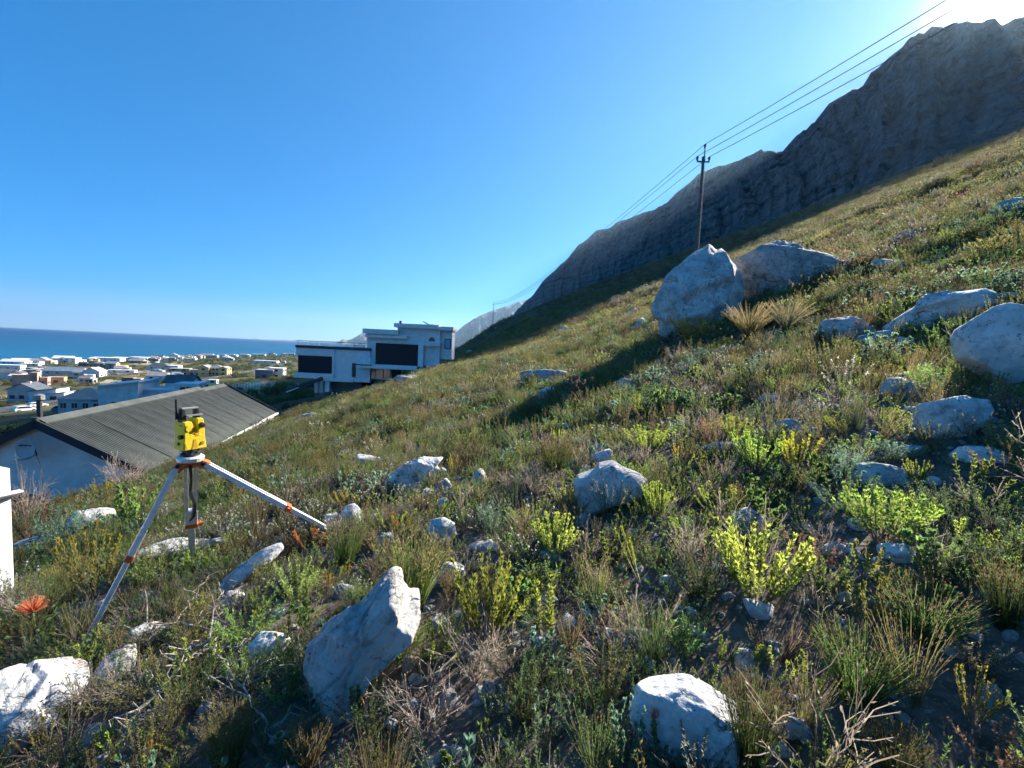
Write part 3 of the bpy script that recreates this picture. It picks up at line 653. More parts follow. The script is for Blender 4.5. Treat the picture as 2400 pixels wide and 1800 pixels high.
M_BLUEROOF = mat('blue_grey_roof', (0.22, 0.30, 0.36), 0.7, 0.15, 0.5)
M_PINK = mat('pink_plaster', (0.55, 0.36, 0.30), 0.85, 0.1, 0.6)
M_PEACH = mat('peach_plaster', (0.68, 0.46, 0.26), 0.85, 0.1, 0.6)
M_YELLOW = mat('yellow_plaster', (0.72, 0.52, 0.24), 0.85, 0.08, 0.6)
M_TAN = mat('tan_plaster', (0.38, 0.34, 0.29), 0.85, 0.1, 0.6)
M_GREYW = mat('grey_plaster', (0.20, 0.20, 0.22), 0.85, 0.1, 0.6)
M_LGREY = mat('light_grey_plaster', (0.52, 0.52, 0.52), 0.85, 0.1, 0.6)
M_BROWN = mat('brown_plaster', (0.25, 0.17, 0.12), 0.85, 0.1, 0.6)
M_ASPHALT = mat('asphalt', (0.075, 0.075, 0.08), 0.9, 0.2, 0.5)
M_KERB = mat('pale_kerb', (0.42, 0.40, 0.36), 0.9, 0.15, 0.5)
M_POLE = mat('weathered_pole', (0.16, 0.145, 0.13), 0.85, 0.3, 6, 0.4)

# ------------------------------------------------------------------ house with the corrugated roof
def build_iron_roof_house():
    pk = P(85, 987, 17.0); hdg = rad(13.3); Wd, drop, L = 3.75, 2.12, 18.4
    root = empty('corrugated_roof_house', (pk[0], pk[1], pk[2] - 5.0), hdg, 'pale blue-white house with long grey corrugated roof and dark gable edge below the tripod', 'house')
    zr = 5.0; ze = zr - drop
    m = MB().prism([(-Wd + .3, -1.5), (Wd - .3, -1.5), (Wd - .3, ze - .05), (0, zr - .20), (-Wd + .3, ze - .05)], 0.25, L - .25); m.build('wall', M_GABLE, root)
    w = MB().box(-2.9, -0.35, 0.10, 0.245, 1.1, 2.1).build('window_frame', M_DARKWOOD, root)
    MB().box(-2.75, -0.5, 0.06, 0.098, 1.2, 1.95).build('window_pane', M_GLASS, w)
    # corrugated sheets, each laid on its own
    pitch = 0.15; nw = 7; per = 6; sw = pitch * nw; sl = math.hypot(Wd, drop) + 0.12; ang = math.atan2(drop, Wd)
    xs = np.linspace(0, sw + pitch * 0.5, nw * per + 4); hh = 0.045 * np.cos(xs / pitch * 2 * math.pi)
    meshes = []
    for sgn in (1, -1):
        v, q = [], []; rows = [0.0, sl * 0.5, sl]
        for r_ in rows:
            for lay in (0.0, -0.01):
                for y_, h_ in zip(xs, hh):
                    n_ = h_ + lay
                    v.append((sgn * (r_ * math.cos(ang) + n_ * math.sin(ang)), y_, -r_ * math.sin(ang) + n_ * math.cos(ang)))
        k = len(xs)
        for b in range(len(rows) - 1):
            for lay in (0, 1):
                o0 = (b * 2 + lay) * k; o1 = ((b + 1) * 2 + lay) * k
                q += [(o0 + i, o0 + i + 1, o1 + i + 1, o1 + i) for i in range(k - 1)]
        e0 = (len(rows) - 1) * 2 * k; q += [(e0 + i, e0 + i + 1, e0 + k + i + 1, e0 + k + i) for i in range(k - 1)]
        me = mesh_np('roof_sheet', v, q, None, True); me.materials.append(M_FIBRE); meshes.append(me)
    ns = int(L / sw)
    for i in range(ns):
        low = -0.13 if i >= ns - 4 else 0.0
        for me in meshes:
            link('roof_sheet', me, None, root, (0, i * sw, zr + low + RNG.uniform(-.004, .004)), (0, RNG.uniform(-.002, .002), 0))
    yb = (ns - 4) * sw
    for a, b, dz in ((0.05, yb, 0.05), (yb + .02, ns * sw + .1, -0.08)):
        MB().prism([(-.28, -.12), (0, .06), (.28, -.12), (.26, -.17), (0, 0.0), (-.26, -.17)], a, b).build('ridge_cap', M_FIBRE, root, (0, 0, zr + dz))
    for sgn in (1, -1):
        for yy in (-0.06, ns * sw + .06):
            MB().beam((0, yy, zr - .10), (sgn * (Wd + .08), yy, ze - .15), 0.06, 0.30).build('barge_board', M_DARKWOOD, root)
        MB().box(sgn * (Wd + .06) - .06, sgn * (Wd + .06) + .06, 0, ns * sw, ze - .22, ze - .09).build('gutter', M_TRIM, root)
        for k in range(9):
            MB().box(sgn * (Wd - .29), sgn * (Wd - .2), 0.8 + k * 1.95, 0.95 + k * 1.95, ze - 1.2, ze - .2).build('wall_pier', M_TRIM, root)
    ch = MB().tube([(-.12, .35, zr - .2), (-.12, .35, zr + .75)], .085, 12).build('flue', M_DARKMETAL, root)
    MB().tube([(-.12, .35, zr + .75), (-.12, .35, zr + .78), (-.12, .35, zr + .95), (-.12, .35, zr + 1.0)], [.10, .17, .17, .06], 12).build('cowl', M_STEEL, ch)
    MB().tube([(.0, -.05, zr + .02), (.0, -.05, zr + .16)], .11, 10).build('flue_collar', M_DARKMETAL, root)
    # satellite dish on the gable
    W = root.matrix_basis
    c = W @ Vector((0.25, -0.12, 3.9))
    c = Vector((pk[0], pk[1], pk[2])) + Matrix.Rotation(hdg, 4, 'Z') @ Vector((-0.1, -0.22, -1.0))
    dish = empty('satellite_dish', c, hdg - 0.25, 'grey satellite dish with dark lettering on the house gable', 'satellite dish')
    R0 = 0.40; v, t = [], []
    nr, na = 6, 28
    for i in range(nr + 1):
        rr = R0 * i / nr
        for k in range(na): a = 2 * math.pi * k / na; v.append((rr * math.cos(a) * 0.92, 0.55 * rr * rr - 0.05 * 0, rr * math.sin(a)))
    v = np.array(v); v[:, 1] = -0.14 + 0.09 - 0.09 * (np.hypot(v[:, 0] / .92, v[:, 2]) / R0) ** 2
    q = [(i * na + k, i * na + (k + 1) % na, (i + 1) * na + (k + 1) % na, (i + 1) * na + k) for i in range(nr) for k in range(na)]
    v2 = v.copy(); v2[:, 1] += 0.012; n0 = len(v)
    q += [(a + n0, d + n0, c_ + n0, b + n0) for a, b, c_, d in q]
    q += [(nr * na + k, nr * na + (k + 1) % na, n0 + nr * na + (k + 1) % na, n0 + nr * na + k) for k in range(na)]
    rf = link('reflector', mesh_np('reflector', np.concatenate([v, v2]), q, None, True), mat('dish_grey', (0.40, 0.43, 0.46), 0.5, 0.1), dish)
    strokes = MB(); rs = random.Random(3)
    for x_, w_, h_, tl in ((-.25, .03, .09, .5), (-.21, .06, .025, 0), (-.185, .025, .09, 0), (-.15, .05, .03, -.6), (-.115, .03, .06, 0), (-.075, .05, .025, 0), (-.055, .03, .085, .2), (-.01, .05, .03, .5), (.03, .04, .03, 0), (.08, .03, .05, 0), (.12, .04, .03, 0), (.16, .03, .045, 0), (.20, .05, .03, 0)):
        strokes.box(-w_ / 2, w_ / 2, -.002, .002, -h_ / 2, h_ / 2, Matrix.Translation((x_, -0.14 + .062 - .02 + .045 - .09 * ((x_ / .92) ** 2 + .0144) / R0 ** 2 - .002, .12)) @ Matrix.Rotation(tl, 4, 'Y'))
    strokes.build('lettering', M_DARKWOOD, dish)
    MB().tube([(0.30, 0.0, -.22), (0.12, -.30, -.36), (-.02, -.42, -.34)], .014, 6).build('feed_arm', M_DARKMETAL, dish)
    MB().tube([(-.02, -.46, -.33), (-.02, -.38, -.27)], .035, 10).build('receiver', M_TRIM, dish)
    MB().tube([(0, -.05, 0), (0.05, .14, -.05), (.05, .22, -.3)], .022, 8).build('bracket', M_DARKMETAL, dish)
    MB().tube([(.05, .16, -.2), (.22, .19, -.7), (.26, .19, -1.3), (.3, .19, -2.4)], .008, 5).build('cable', M_DARKMETAL, dish)
build_iron_roof_house()

# ------------------------------------------------------------------ white modern house
def build_modern_house():
    Yf = 55.0
    o = PY(880, 900, Yf); root = empty('modern_house', (0, 0, 0), 0, 'large white flat-roofed modern house with two black screened openings, on the hillside', 'house')
    K = 0.22604
    def bx(name, x0, y0, x1, y1, ya, yb, m, par=root, bevel=0.0):
        X0, Y0, X1, Y1 = 600 + x0 * K, 680 + y0 * K, 600 + x1 * K, 680 + y1 * K
        a, b = PY(X0, (Y0 + Y1) / 2, Yf), PY(X1, (Y0 + Y1) / 2, Yf); t, u = PY((X0 + X1) / 2, Y0, Yf), PY((X0 + X1) / 2, Y1, Yf)
        return MB().box(a[0], b[0], Yf + ya, Yf + yb, u[2], t[2]).build(name, m, par, bevel=bevel)
    bx('terrace_block', 400, 612, 1172, 690, 0.4, 11, M_WHITE); bx('wall', 405, 690, 1172, 912, 1.2, 11, M_WHITE)
    bx('roof_edge', 396, 585, 1176, 612, 0.25, 11.2, M_DARKMETAL)
    f = bx('front_wall', 782, 668, 1172, 952, 0.42, 3, M_WHITE)
    bx('screen', 414, 640, 778, 862, 0.55, 1.1, M_BLACK); bx('screen_base', 390, 862, 800, 915, 0.1, 11, M_WHITE); bx('screen_frame', 778, 612, 800, 915, 0.3, 1.4, M_WHITE)
    w = bx('window', 984, 758, 1022, 905, 0.36, 0.5, M_DARKMETAL); bx('pane', 990, 770, 1016, 895, 0.30, 0.36, M_GLASS, w)
    bx('wall', 1128, 440, 1735, 800, 0.8, 12, M_WHITE); bx('parapet', 1104, 405, 1472, 455, 0.0, 12.5, M_WHITE); bx('beam', 1128, 462, 1566, 496, 0.2, 2, M_WHITE)
    bx('wall', 1446, 370, 1895, 560, 0.9, 7, M_WHITE); bx('parapet', 1424, 350, 1892, 392, 0.3, 7.3, M_WHITE)
    bx('wall', 1872, 400, 2016, 720, 1.4, 4, M_WHITE); bx('parapet', 1874, 376, 2040, 416, 0.6, 4.2, M_WHITE)
    w = bx('window', 1938, 504, 2006, 610, 1.3, 1.5, M_DARKMETAL); bx('pane', 1946, 514, 1998, 602, 1.24, 1.31, mat('sky_glass', (0.25, 0.4, 0.6), 0.1, 0.1), w)
    bx('ledge', 1755, 532, 1906, 580, 0.0, 2, M_WHITE); bx('wall', 1732, 580, 1892, 790, 0.75, 2, M_WHITE)
    pts = [(math.cos(a), math.sin(a)) for a in np.linspace(0, math.pi, 13)]
    c = PY(600 + 1810 * K, 680 + 530 * K, Yf)
    MB().prism([(c[0] + x * .38, c[2] + z * .5) for x, z in pts], Yf + .78, Yf + .9).build('arched_window', M_GLASS, root)
    bx('screen', 1226, 556, 1674, 790, 0.5, 0.78, M_BLACK); bx('column', 1676, 572, 1730, 800, 0.2, 0.8, M_WHITE)
    bx('balcony_slab', 1070, 775, 1680, 815, -0.9, 0.9, M_WHITE); bx('slab_edge', 1066, 768, 1225, 777, -1.0, 0.8, M_DARKMETAL)
    gl = bpy.data.materials.new('balustrade_glass'); gl.use_nodes = True; b = gl.node_tree.nodes['Principled BSDF']
    b.inputs['Base Color'].default_value = (0.75, 0.9, 0.95, 1); b.inputs['Roughness'].default_value = 0.05; b.inputs['Alpha'].default_value = 0.28
    for i in range(2): bx('glass_panel', 1076 + i * 74, 695, 1146 + i * 74, 770, -0.85, -0.83, gl)
    for i in range(6): bx('glass_panel', 402 + i * 120, 537 + i * 5, 518 + i * 120, 584 + i * 3, 0.5, 0.53, gl)
    bx('glass_rail', 400, 533, 1122, 540, 0.45, 0.58, M_STEEL)
    bx('undercroft', 1172, 815, 1380, 930, 0.9, 6, M_WHITE)
    for a, b_ in ((1176, 1212), (1226, 1300), (1308, 1370)): bx('window', a, 822, b_, 915, 0.7, 0.89, M_GLASS)
    bx('base_slab', 655, 918, 1000, 950, 0.2, 8, M_WHITE); bx('pillar', 700, 948, 745, 1060, 0.4, 1.0, M_WHITE); bx('pillar', 530, 912, 570, 1080, 2.0, 2.6, M_WHITE); bx('pillar', 585, 912, 628, 1080, 2.0, 2.8, M_WHITE)
    bx('basement', 628, 950, 1010, 1080, 3, 8, M_GREYW)
    a, b_ = PY(600 + 250 * K, 680 + 1075 * K, Yf), PY(600 + 690 * K, 680 + 915 * K, Yf)
    MB().beam(a, b_, 0.25, 0.45).build('stair_stringer', M_DARKMETAL, root)
    a, b_ = PY(600 + 330 * K, 680 + 1055 * K, Yf), PY(600 + 450 * K, 680 + 1010 * K, Yf); MB().beam(a, b_, 0.9, 0.12).build('stair_landing', M_TRIM, root)
    p = PY(600 + 1498 * K, 680 + 355 * K, Yf + 3); q = PY(600 + 1498 * K, 680 + 318 * K, Yf + 3); MB().tube([p, q], 0.16, 10).build('flue', M_DARKMETAL, root)
    g = bx('solar_heater', 1718, 330, 1760, 362, 5, 7, M_DARKMETAL); a, b_ = PY(600 + 1745 * K, 680 + 330 * K, Yf + 5), PY(600 + 1812 * K, 680 + 368 * K, Yf + 5); MB().beam(a, b_, 2.0, 0.1).build('solar_panel', M_GLASS, g)
    for x in (972, 1002, 1028, 1056, 1084): bx('railing_post', x - 3, 575, x + 3, 612, 1.5, 1.58, M_DARKMETAL)
    bx('railing_bar', 970, 572, 1087, 579, 1.48, 1.6, M_DARKMETAL); bx('railing_bar', 970, 592, 1087, 598, 1.48, 1.6, M_DARKMETAL)
build_modern_house()

# ------------------------------------------------------------------ town houses
def volume(root, x, y, W, D, H, style, wm, rm, wf=0, wr=0, zb=-1.2, fr=False):
    m = MB()
    if style == 'flat':
        m.box(x - W / 2, x + W / 2, y - D / 2, y + D / 2, zb, H)
        m.build('wall', wm, root); MB().box(x - W / 2 - .12, x + W / 2 + .12, y - D / 2 - .12, y + D / 2 + .12, H, H + .35).build('parapet', rm if rm else wm, root); hw = H
    else:
        rh = {'gablex': 0.28 * D, 'gabley': 0.28 * W, 'hip': 0.22 * min(W, D), 'mono': 0.16 * W}[style]; hw = H; e = 0.35
        if style == 'gablex':
            m.add([(x - W / 2, y - D / 2, zb), (x - W / 2, y + D / 2, zb), (x + W / 2, y + D / 2, zb), (x + W / 2, y - D / 2, zb), (x - W / 2, y - D / 2, H), (x - W / 2, y + D / 2, H), (x + W / 2, y + D / 2, H), (x + W / 2, y - D / 2, H), (x - W / 2, y, H + rh), (x + W / 2, y, H + rh)],
                  [(0, 1, 5, 4), (1, 2, 6, 5), (2, 3, 7, 6), (3, 0, 4, 7), (4, 7, 9, 8), (6, 5, 8, 9)], [(4, 8, 5), (7, 6, 9)])
            r = MB(); s = rh / (D / 2)
            for sg in (-1, 1):
                r.add([(x - W / 2 - e, y, H + rh + .02), (x + W / 2 + e, y, H + rh + .02), (x + W / 2 + e, y + sg * (D / 2 + e), H - e * s + .02), (x - W / 2 - e, y + sg * (D / 2 + e), H - e * s + .02),
                       (x - W / 2 - e, y, H + rh + .2), (x + W / 2 + e, y, H + rh + .2), (x + W / 2 + e, y + sg * (D / 2 + e), H - e * s + .2), (x - W / 2 - e, y + sg * (D / 2 + e), H - e * s + .2)],
                      [(0, 1, 2, 3), (4, 5, 6, 7), (0, 1, 5, 4), (1, 2, 6, 5), (2, 3, 7, 6), (3, 0, 4, 7)])
        elif style == 'gabley':
            m.prism([(x - W / 2, zb), (x + W / 2, zb), (x + W / 2, H), (x, H + rh), (x - W / 2, H)], y - D / 2, y + D / 2)
            r = MB(); s = rh / (W / 2)
            for sg in (-1, 1): r.prism([(x, H + rh + .02), (x + sg * (W / 2 + e), H - e * s + .02), (x + sg * (W / 2 + e), H - e * s + .2), (x, H + rh + .2)], y - D / 2 - e, y + D / 2 + e)
        elif style == 'mono':
            m.prism([(x - W / 2, zb), (x + W / 2, zb), (x + W / 2, H + rh), (x - W / 2, H)], y - D / 2, y + D / 2)
            r = MB().prism([(x - W / 2 - e, H + .0 - .05), (x + W / 2 + e, H + rh + .05), (x + W / 2 + e, H + rh + .3), (x - W / 2 - e, H + .2)], y - D / 2 - e, y + D / 2 + e)
        else:
            m.box(x - W / 2, x + W / 2, y - D / 2, y + D / 2, zb, H); k = min(W, D) / 2
            r = MB().add([(x - W / 2 - e, y - D / 2 - e, H), (x + W / 2 + e, y - D / 2 - e, H), (x + W / 2 + e, y + D / 2 + e, H), (x - W / 2 - e, y + D / 2 + e, H), (x - W / 2 + k, y, H + rh * 1.6), (x + W / 2 - k, y, H + rh * 1.6)],
                         [(0, 1, 5, 4), (2, 3, 4, 5), (0, 3, 2, 1)], [(1, 2, 5), (3, 0, 4)])
        m.build('wall', wm, root); r.build('roof', rm, root)
    st = max(1, int(round(hw / 3.0)))
    for s_ in range(st):
        z0 = s_ * 3.0 + 0.9; z1 = min(z0 + 1.3, hw - .2)
        if z1 - z0 < .5: continue
        for i in range(wf):
            cx = x - W / 2 + W * (i + .5) / wf; ww = min(1.8, W / wf * .55) / 2
            w = MB().box(cx - ww, cx + ww, y - D / 2 - .05, y - D / 2 - .005, z0, z1).build('window', M_TRIM if fr else M_GLASS, root)
            if fr:
                for sg in (-1, 1): MB().box(cx + sg * ww * .5 - ww * .42, cx + sg * ww * .5 + ww * .42, y - D / 2 - .08, y - D / 2 - .051, z0 + .1, z1 - .1).build('pane', M_GLASS, w)
        for i in range(wr):
            cy_ = y - D / 2 + D * (i + .5) / wr; ww = min(1.8, D / wr * .55) / 2
            w = MB().box(x + W / 2 + .005, x + W / 2 + .05, cy_ - ww, cy_ + ww, z0, z1).build('window', M_TRIM if fr else M_GLASS, root)
            if fr:
                for sg in (-1, 1): MB().box(x + W / 2 + .051, x + W / 2 + .08, cy_ + sg * ww * .5 - ww * .42, cy_ + sg * ww * .5 + ww * .42, z0 + .1, z1 - .1).build('pane', M_GLASS, w)
HOUSE_AT = []
def house(label, x0, x1, ybase, vols, rz=0.22, name='house', chim=False, fr=False, dd=None):
    """x0..x1: photographed width; vols: (fx, fy, fW, fD, H, style, wall, roof, windows in front, windows on the side), fractions of that width"""
    g, d = ground((x0 + x1) / 2, ybase)
    if g is None: return
    w = (x1 - x0) / F * d; HOUSE_AT.append((g[0], g[1], w * 0.8))
    e1, e2, e3 = frame((x0 + x1) / 2, ybase)
    c = g + e2 * w * 0.25
    while sco(c[0], c[1]) < -514: c = c - e2 * 4
    c[2] = max(hz(c[0], c[1]) * .5 + g[2] * .5, -41)
    root = empty(name, c, rz, label, 'house'); root.scale = (1, 1, .92)
    for v in vols:
        fx, fy, fW, fD, H, st, wm, rm = v[:8]; wf, wr = (v[8], v[9]) if len(v) > 9 else (2, 1)
        volume(root, fx * w, fy * w, fW * w, fD * w, H, st, wm, rm, wf, wr, -2.5, fr)
    if chim:
        fx, fy, fW, fD, H = vols[0][:5]; MB().box(fx * w - .5, fx * w + .5, fy * w - .4, fy * w + .4, H, H + 2.6).build('chimney', vols[0][6], root)
    return root
k1 = 0.16275; a1 = lambda x: x * k1; b1 = lambda y: 820 + y * k1
k2 = 0.16727; a2 = lambda x: 330 + x * k2; b2 = lambda y: 810 + y * k2
W_, S_, G_, B_ = M_WHITE, M_SLATE, M_GREYROOF, M_BLUEROOF
house('white house with small dormer gables at the far end of the sea-side row', a1(-40), a1(355), b1(415), [(-.1, 0, .7, .5, 4.2, 'gablex', W_, S_, 2, 3), (.22, -.05, .3, .5, 4.0, 'gabley', W_, S_, 1, 2)], 0.5)
house('white flat-topped house behind the dormer-gabled house', a1(-10), a1(320), b1(290), [(0, 0, .85, .4, 4.5, 'flat', W_, W_, 3, 3)], 0.35)
house('long white low-roofed house near the shore at the picture edge', a1(90), a1(365), b1(212), [(0, 0, .85, .4, 3.2, 'gablex', W_, M_TRIM, 3, 2)], 0.3)
house('low white wall-like house beside the long low-roofed house', a1(320), a1(560), b1(232), [(0, 0, .9, .3, 2.6, 'flat', W_, W_, 2, 2)], 0.3)
house('dark-roofed shore house with white gable ends', a1(265), a1(530), b1(172), [(-.15, 0, .5, .4, 4, 'gablex', W_, S_, 2, 2), (.2, 0, .4, .35, 3.4, 'gabley', W_, S_, 1, 1)], 0.4)
house('big bright white villa on the shoreline', a1(820), a1(1120), b1(185), [(-.1, 0, .6, .4, 5.5, 'gablex', W_, M_TRIM, 3, 3), (.22, -.08, .35, .45, 6.5, 'flat', W_, W_, 2, 2)], 0.35)
house('small orange two-storey house in mid town', a1(1295), a1(1432), b1(235), [(0, 0, .8, .5, 6, 'flat', M_PEACH, M_PEACH, 2, 2)], 0.35)
house('flat white house with dark canopy line on the shore', a1(1420), a1(1690), b1(135), [(0, 0, .9, .4, 5, 'flat', W_, W_, 3, 2)], 0.3)
house('white shore house with stepped flat roofs', a1(1740), a1(2080), b1(122), [(-.2, 0, .5, .35, 3.4, 'flat', W_, W_, 2, 2), (.2, 0, .45, .35, 5, 'flat', W_, W_, 2, 2)], 0.3)
house('grey and cream stepped house behind the white walled yard', a1(1540), a1(1830), b1(285), [(-.2, .05, .45, .4, 6.2, 'gablex', M_TAN, B_, 1, 1), (.22, -.05, .4, .4, 4, 'flat', M_YELLOW, M_YELLOW, 1, 2)], 0.3)
house('low white walled yard building below the grey stepped house', a1(1590), a1(1940), b1(335), [(0, 0, .92, .25, 2.2, 'flat', W_, W_, 2, 2)], 0.3)
house('long house with pale blue roof and white gables in mid town', a1(690), a1(1230), b1(360), [(0, 0, .85, .35, 3.0, 'gablex', M_LGREY, B_, 4, 2)], 0.25)
house('pinkish white gabled wing beside the pale blue roof', a1(1090), a1(1470), b1(395), [(.2, 0, .5, .5, 4.6, 'gabley', W_, M_TRIM, 2, 2), (-.2, .05, .45, .4, 3.2, 'gablex', W_, G_, 2, 1)], 0.3, chim=True)
house('mauve-pink cube house with flat roof', a1(245), a1(560), b1(515), [(-.05, 0, .75, .5, 5.6, 'flat', M_PINK, M_PINK, 0, 1), (.28, -.05, .25, .4, 7, 'flat', M_PINK, M_PINK, 0, 1)], 0.5)
house('pink middle block between mauve cube and peach house', a1(545), a1(705), b1(512), [(0, 0, .8, .5, 4.2, 'flat', M_PINK, M_PINK, 1, 2)], 0.4)
house('peach flat house right of the pink block', a1(715), a1(935), b1(495), [(0, 0, .85, .4, 3.8, 'flat', M_PEACH, M_PEACH, 1, 3)], 0.4)
house('white arched-roof house with slate bays above the road', a1(250), a1(1000), b1(740), [(-.22, .02, .42, .42, 4.4, 'gabley', M_LGREY, S_, 3, 2), (.1, 0, .42, .4, 3.6, 'mono', W_, S_, 1, 3), (.3, -.12, .34, .3, 2.6, 'mono', W_, B_, 1, 3)], 0.3, chim=True)
house('brown and peach cube house behind the blue-white house', a1(1780), a1(2035), b1(530), [(-.15, 0, .5, .5, 4.4, 'flat', M_BROWN, M_BROWN, 1, 1), (.25, -.03, .4, .4, 4, 'flat', M_PEACH, M_PEACH, 1, 2)], 0.4)
house('grey hip-roofed bungalow just beyond the corrugated roof', a1(1010), a1(1730), b1(900), [(-.08, 0, .72, .6, 2.9, 'hip', M_LGREY, G_, 4, 1), (.3, -.05, .3, .5, 2.6, 'hip', W_, G_, 1, 1)], 0.25, fr=True)
house('blue-shaded monopitch house with white parapet roof', a1(1690), a2(920), 968, [(-.30, 0, .36, .52, 4.6, 'mono', M_GABLE, W_, 1, 0), (.02, .06, .42, .40, 3.8, 'flat', W_, W_, 0, 4), (.31, 0, .22, .40, 5.0, 'flat', W_, W_, 1, 2), (.14, .2, .26, .26, 5.2, 'gablex', W_, S_, 0, 1)], 0.3, fr=True)
house('small grey-roofed white house above the monopitch house', a2(110), a2(490), b2(490), [(-.1, 0, .6, .5, 3, 'gablex', W_, G_, 2, 2), (.28, 0, .3, .4, 2.6, 'gabley', W_, G_, 1, 1)], 0.3)
house('white low house with dark hipped roof in the town centre', a2(100), a2(545), b2(335), [(-.1, 0, .6, .4, 2.8, 'hip', W_, S_, 2, 2), (.3, 0, .3, .35, 4.2, 'flat', W_, W_, 1, 1)], 0.3)
house('long tan flat house beside the yellow house', a2(430), a2(830), b2(425), [(-.15, 0, .6, .4, 5.0, 'flat', M_TAN, M_TAN, 2, 3), (.3, .03, .35, .35, 4.2, 'flat', M_TAN, G_, 2, 2)], 0.4)
h = house('yellow two-storey building with balconies beside the main road', a2(800), a2(1245), b2(425), [(-.22, 0, .3, .4, 5.6, 'gabley', M_YELLOW, G_, 1, 2), (.08, .06, .4, .35, 5.4, 'hip', M_YELLOW, G_, 4, 2), (.33, 0, .22, .4, 5.6, 'gabley', M_YELLOW, G_, 1, 2)], 0.25)
house('dark grey split-level house with white parapets below the modern house', a2(1630), a2(2005), b2(465), [(-.15, 0, .62, .45, 4.6, 'flat', M_GREYW, M_LGREY, 1, 1), (.2, .15, .5, .4, 5.6, 'flat', M_LGREY, W_, 1, 2)], 0.2)
house('small white flat houses top behind the dark grey house', a2(1565), a2(1950), b2(250), [(0, 0, .8, .3, 3.4, 'flat', W_, W_, 3, 2)], 0.2)
house('tiny white garden shed by the road', a2(940), a2(1085), b2(545), [(0, 0, .8, .45, 2.2, 'flat', W_, W_, 1, 1)], 0.2, name='shed')
far_houses = [(205, 350, 152, W_, S_, 'white house with dark roof on the shore behind the sea of scrub'), (310, 420, 212, W_, W_, 'white cube house left of the low brown-roofed one'), (400, 520, 215, M_TAN, G_, 'low brown-roofed cottage between white cubes'), (605, 785, 205, W_, W_, 'white stepped house in scrub right of the cottage'),
              (880, 1060, 155, M_LGREY, G_, 'pale grey shore house right of centre town'), (1125, 1215, 152, W_, W_, 'small pointed white shore house'), (1215, 1345, 148, W_, B_, 'white verandah house on the shore'), (1560, 1755, 146, W_, W_, 'long white shore house near the modern house'),
              (1780, 1905, 138, W_, S_, 'white shore house with thin chimney'), (1960, 2060, 134, W_, G_, 'last white shore house before the modern house'), (2070, 2160, 134, M_LGREY, G_, 'faint grey shore house half behind the modern house'), (430, 560, 148, W_, G_, 'small white shore house in front of the surf'), (740, 830, 132, M_LGREY, S_, 'dark little shore house'),
              (800, 870, 178, W_, W_, 'low white hut in open scrub'), (0, 60, 235, W_, W_, 'white box house with square tower'), (1965, 2030, 255, W_, W_, 'white gatehouse beside the road bend')]
for i, (a, b, yb, wm, rm, lab) in enumerate(far_houses):
    st = 'flat' if rm is W_ else ('gabley' if i % 2 else 'gablex')
    house(lab, a2(a), a2(b), b2(yb), [(-.12, 0, .6, .4, 3.2 + (i % 3), st, wm, rm, 2, 2), (.26, 0, .3, .34, 2.8 + ((i + 1) % 3), 'flat', wm, wm, 1, 1)], 0.2 + 0.1 * (i % 3))

for a, b, yb, wm, rm, st, lab in [(a1(480), a1(700), b1(335), W_, W_, 'flat', 'low white wall-fronted house left of the pale blue roof'), (a1(1150), a1(1300), b1(232), M_GREYW, S_, 'gablex', 'dark house left of the small orange two-storey house'), (a1(1880), a1(2145), b1(192), M_TAN, G_, 'gablex', 'tan roofed house with a white end block near the shore'),
        (a1(560), a1(760), b1(172), W_, G_, 'gabley', 'small white house left of the big shoreline villa'), (a1(1230), a1(1310), b1(150), M_TAN, S_, 'gablex', 'brown shore hut between the villa and the flat white house'), (a1(390), a1(600), b1(352), M_TAN, M_TAN, 'flat', 'long low tan wall house behind the mauve-pink cube'),
        (a2(-10), a2(105), b2(245), W_, W_, 'flat', 'white two-step house left of the town centre track'), (a2(1400), a2(1540), b2(152), W_, G_, 'gablex', 'white gabled shore house left of the long white one'), (a2(640), a2(740), b2(150), W_, S_, 'gabley', 'white shore house with steep dark roof'), (a2(1180), a2(1300), b2(205), M_TAN, G_, 'hip', 'hip-roofed tan house alone in the scrub plain')]:
    house(lab, a, b, yb, [(-.1, 0, .65, .4, 3.4, st, wm, rm, 2, 2), (.27, 0, .28, .34, 2.9, 'flat', wm, wm, 1, 1)], 0.3)

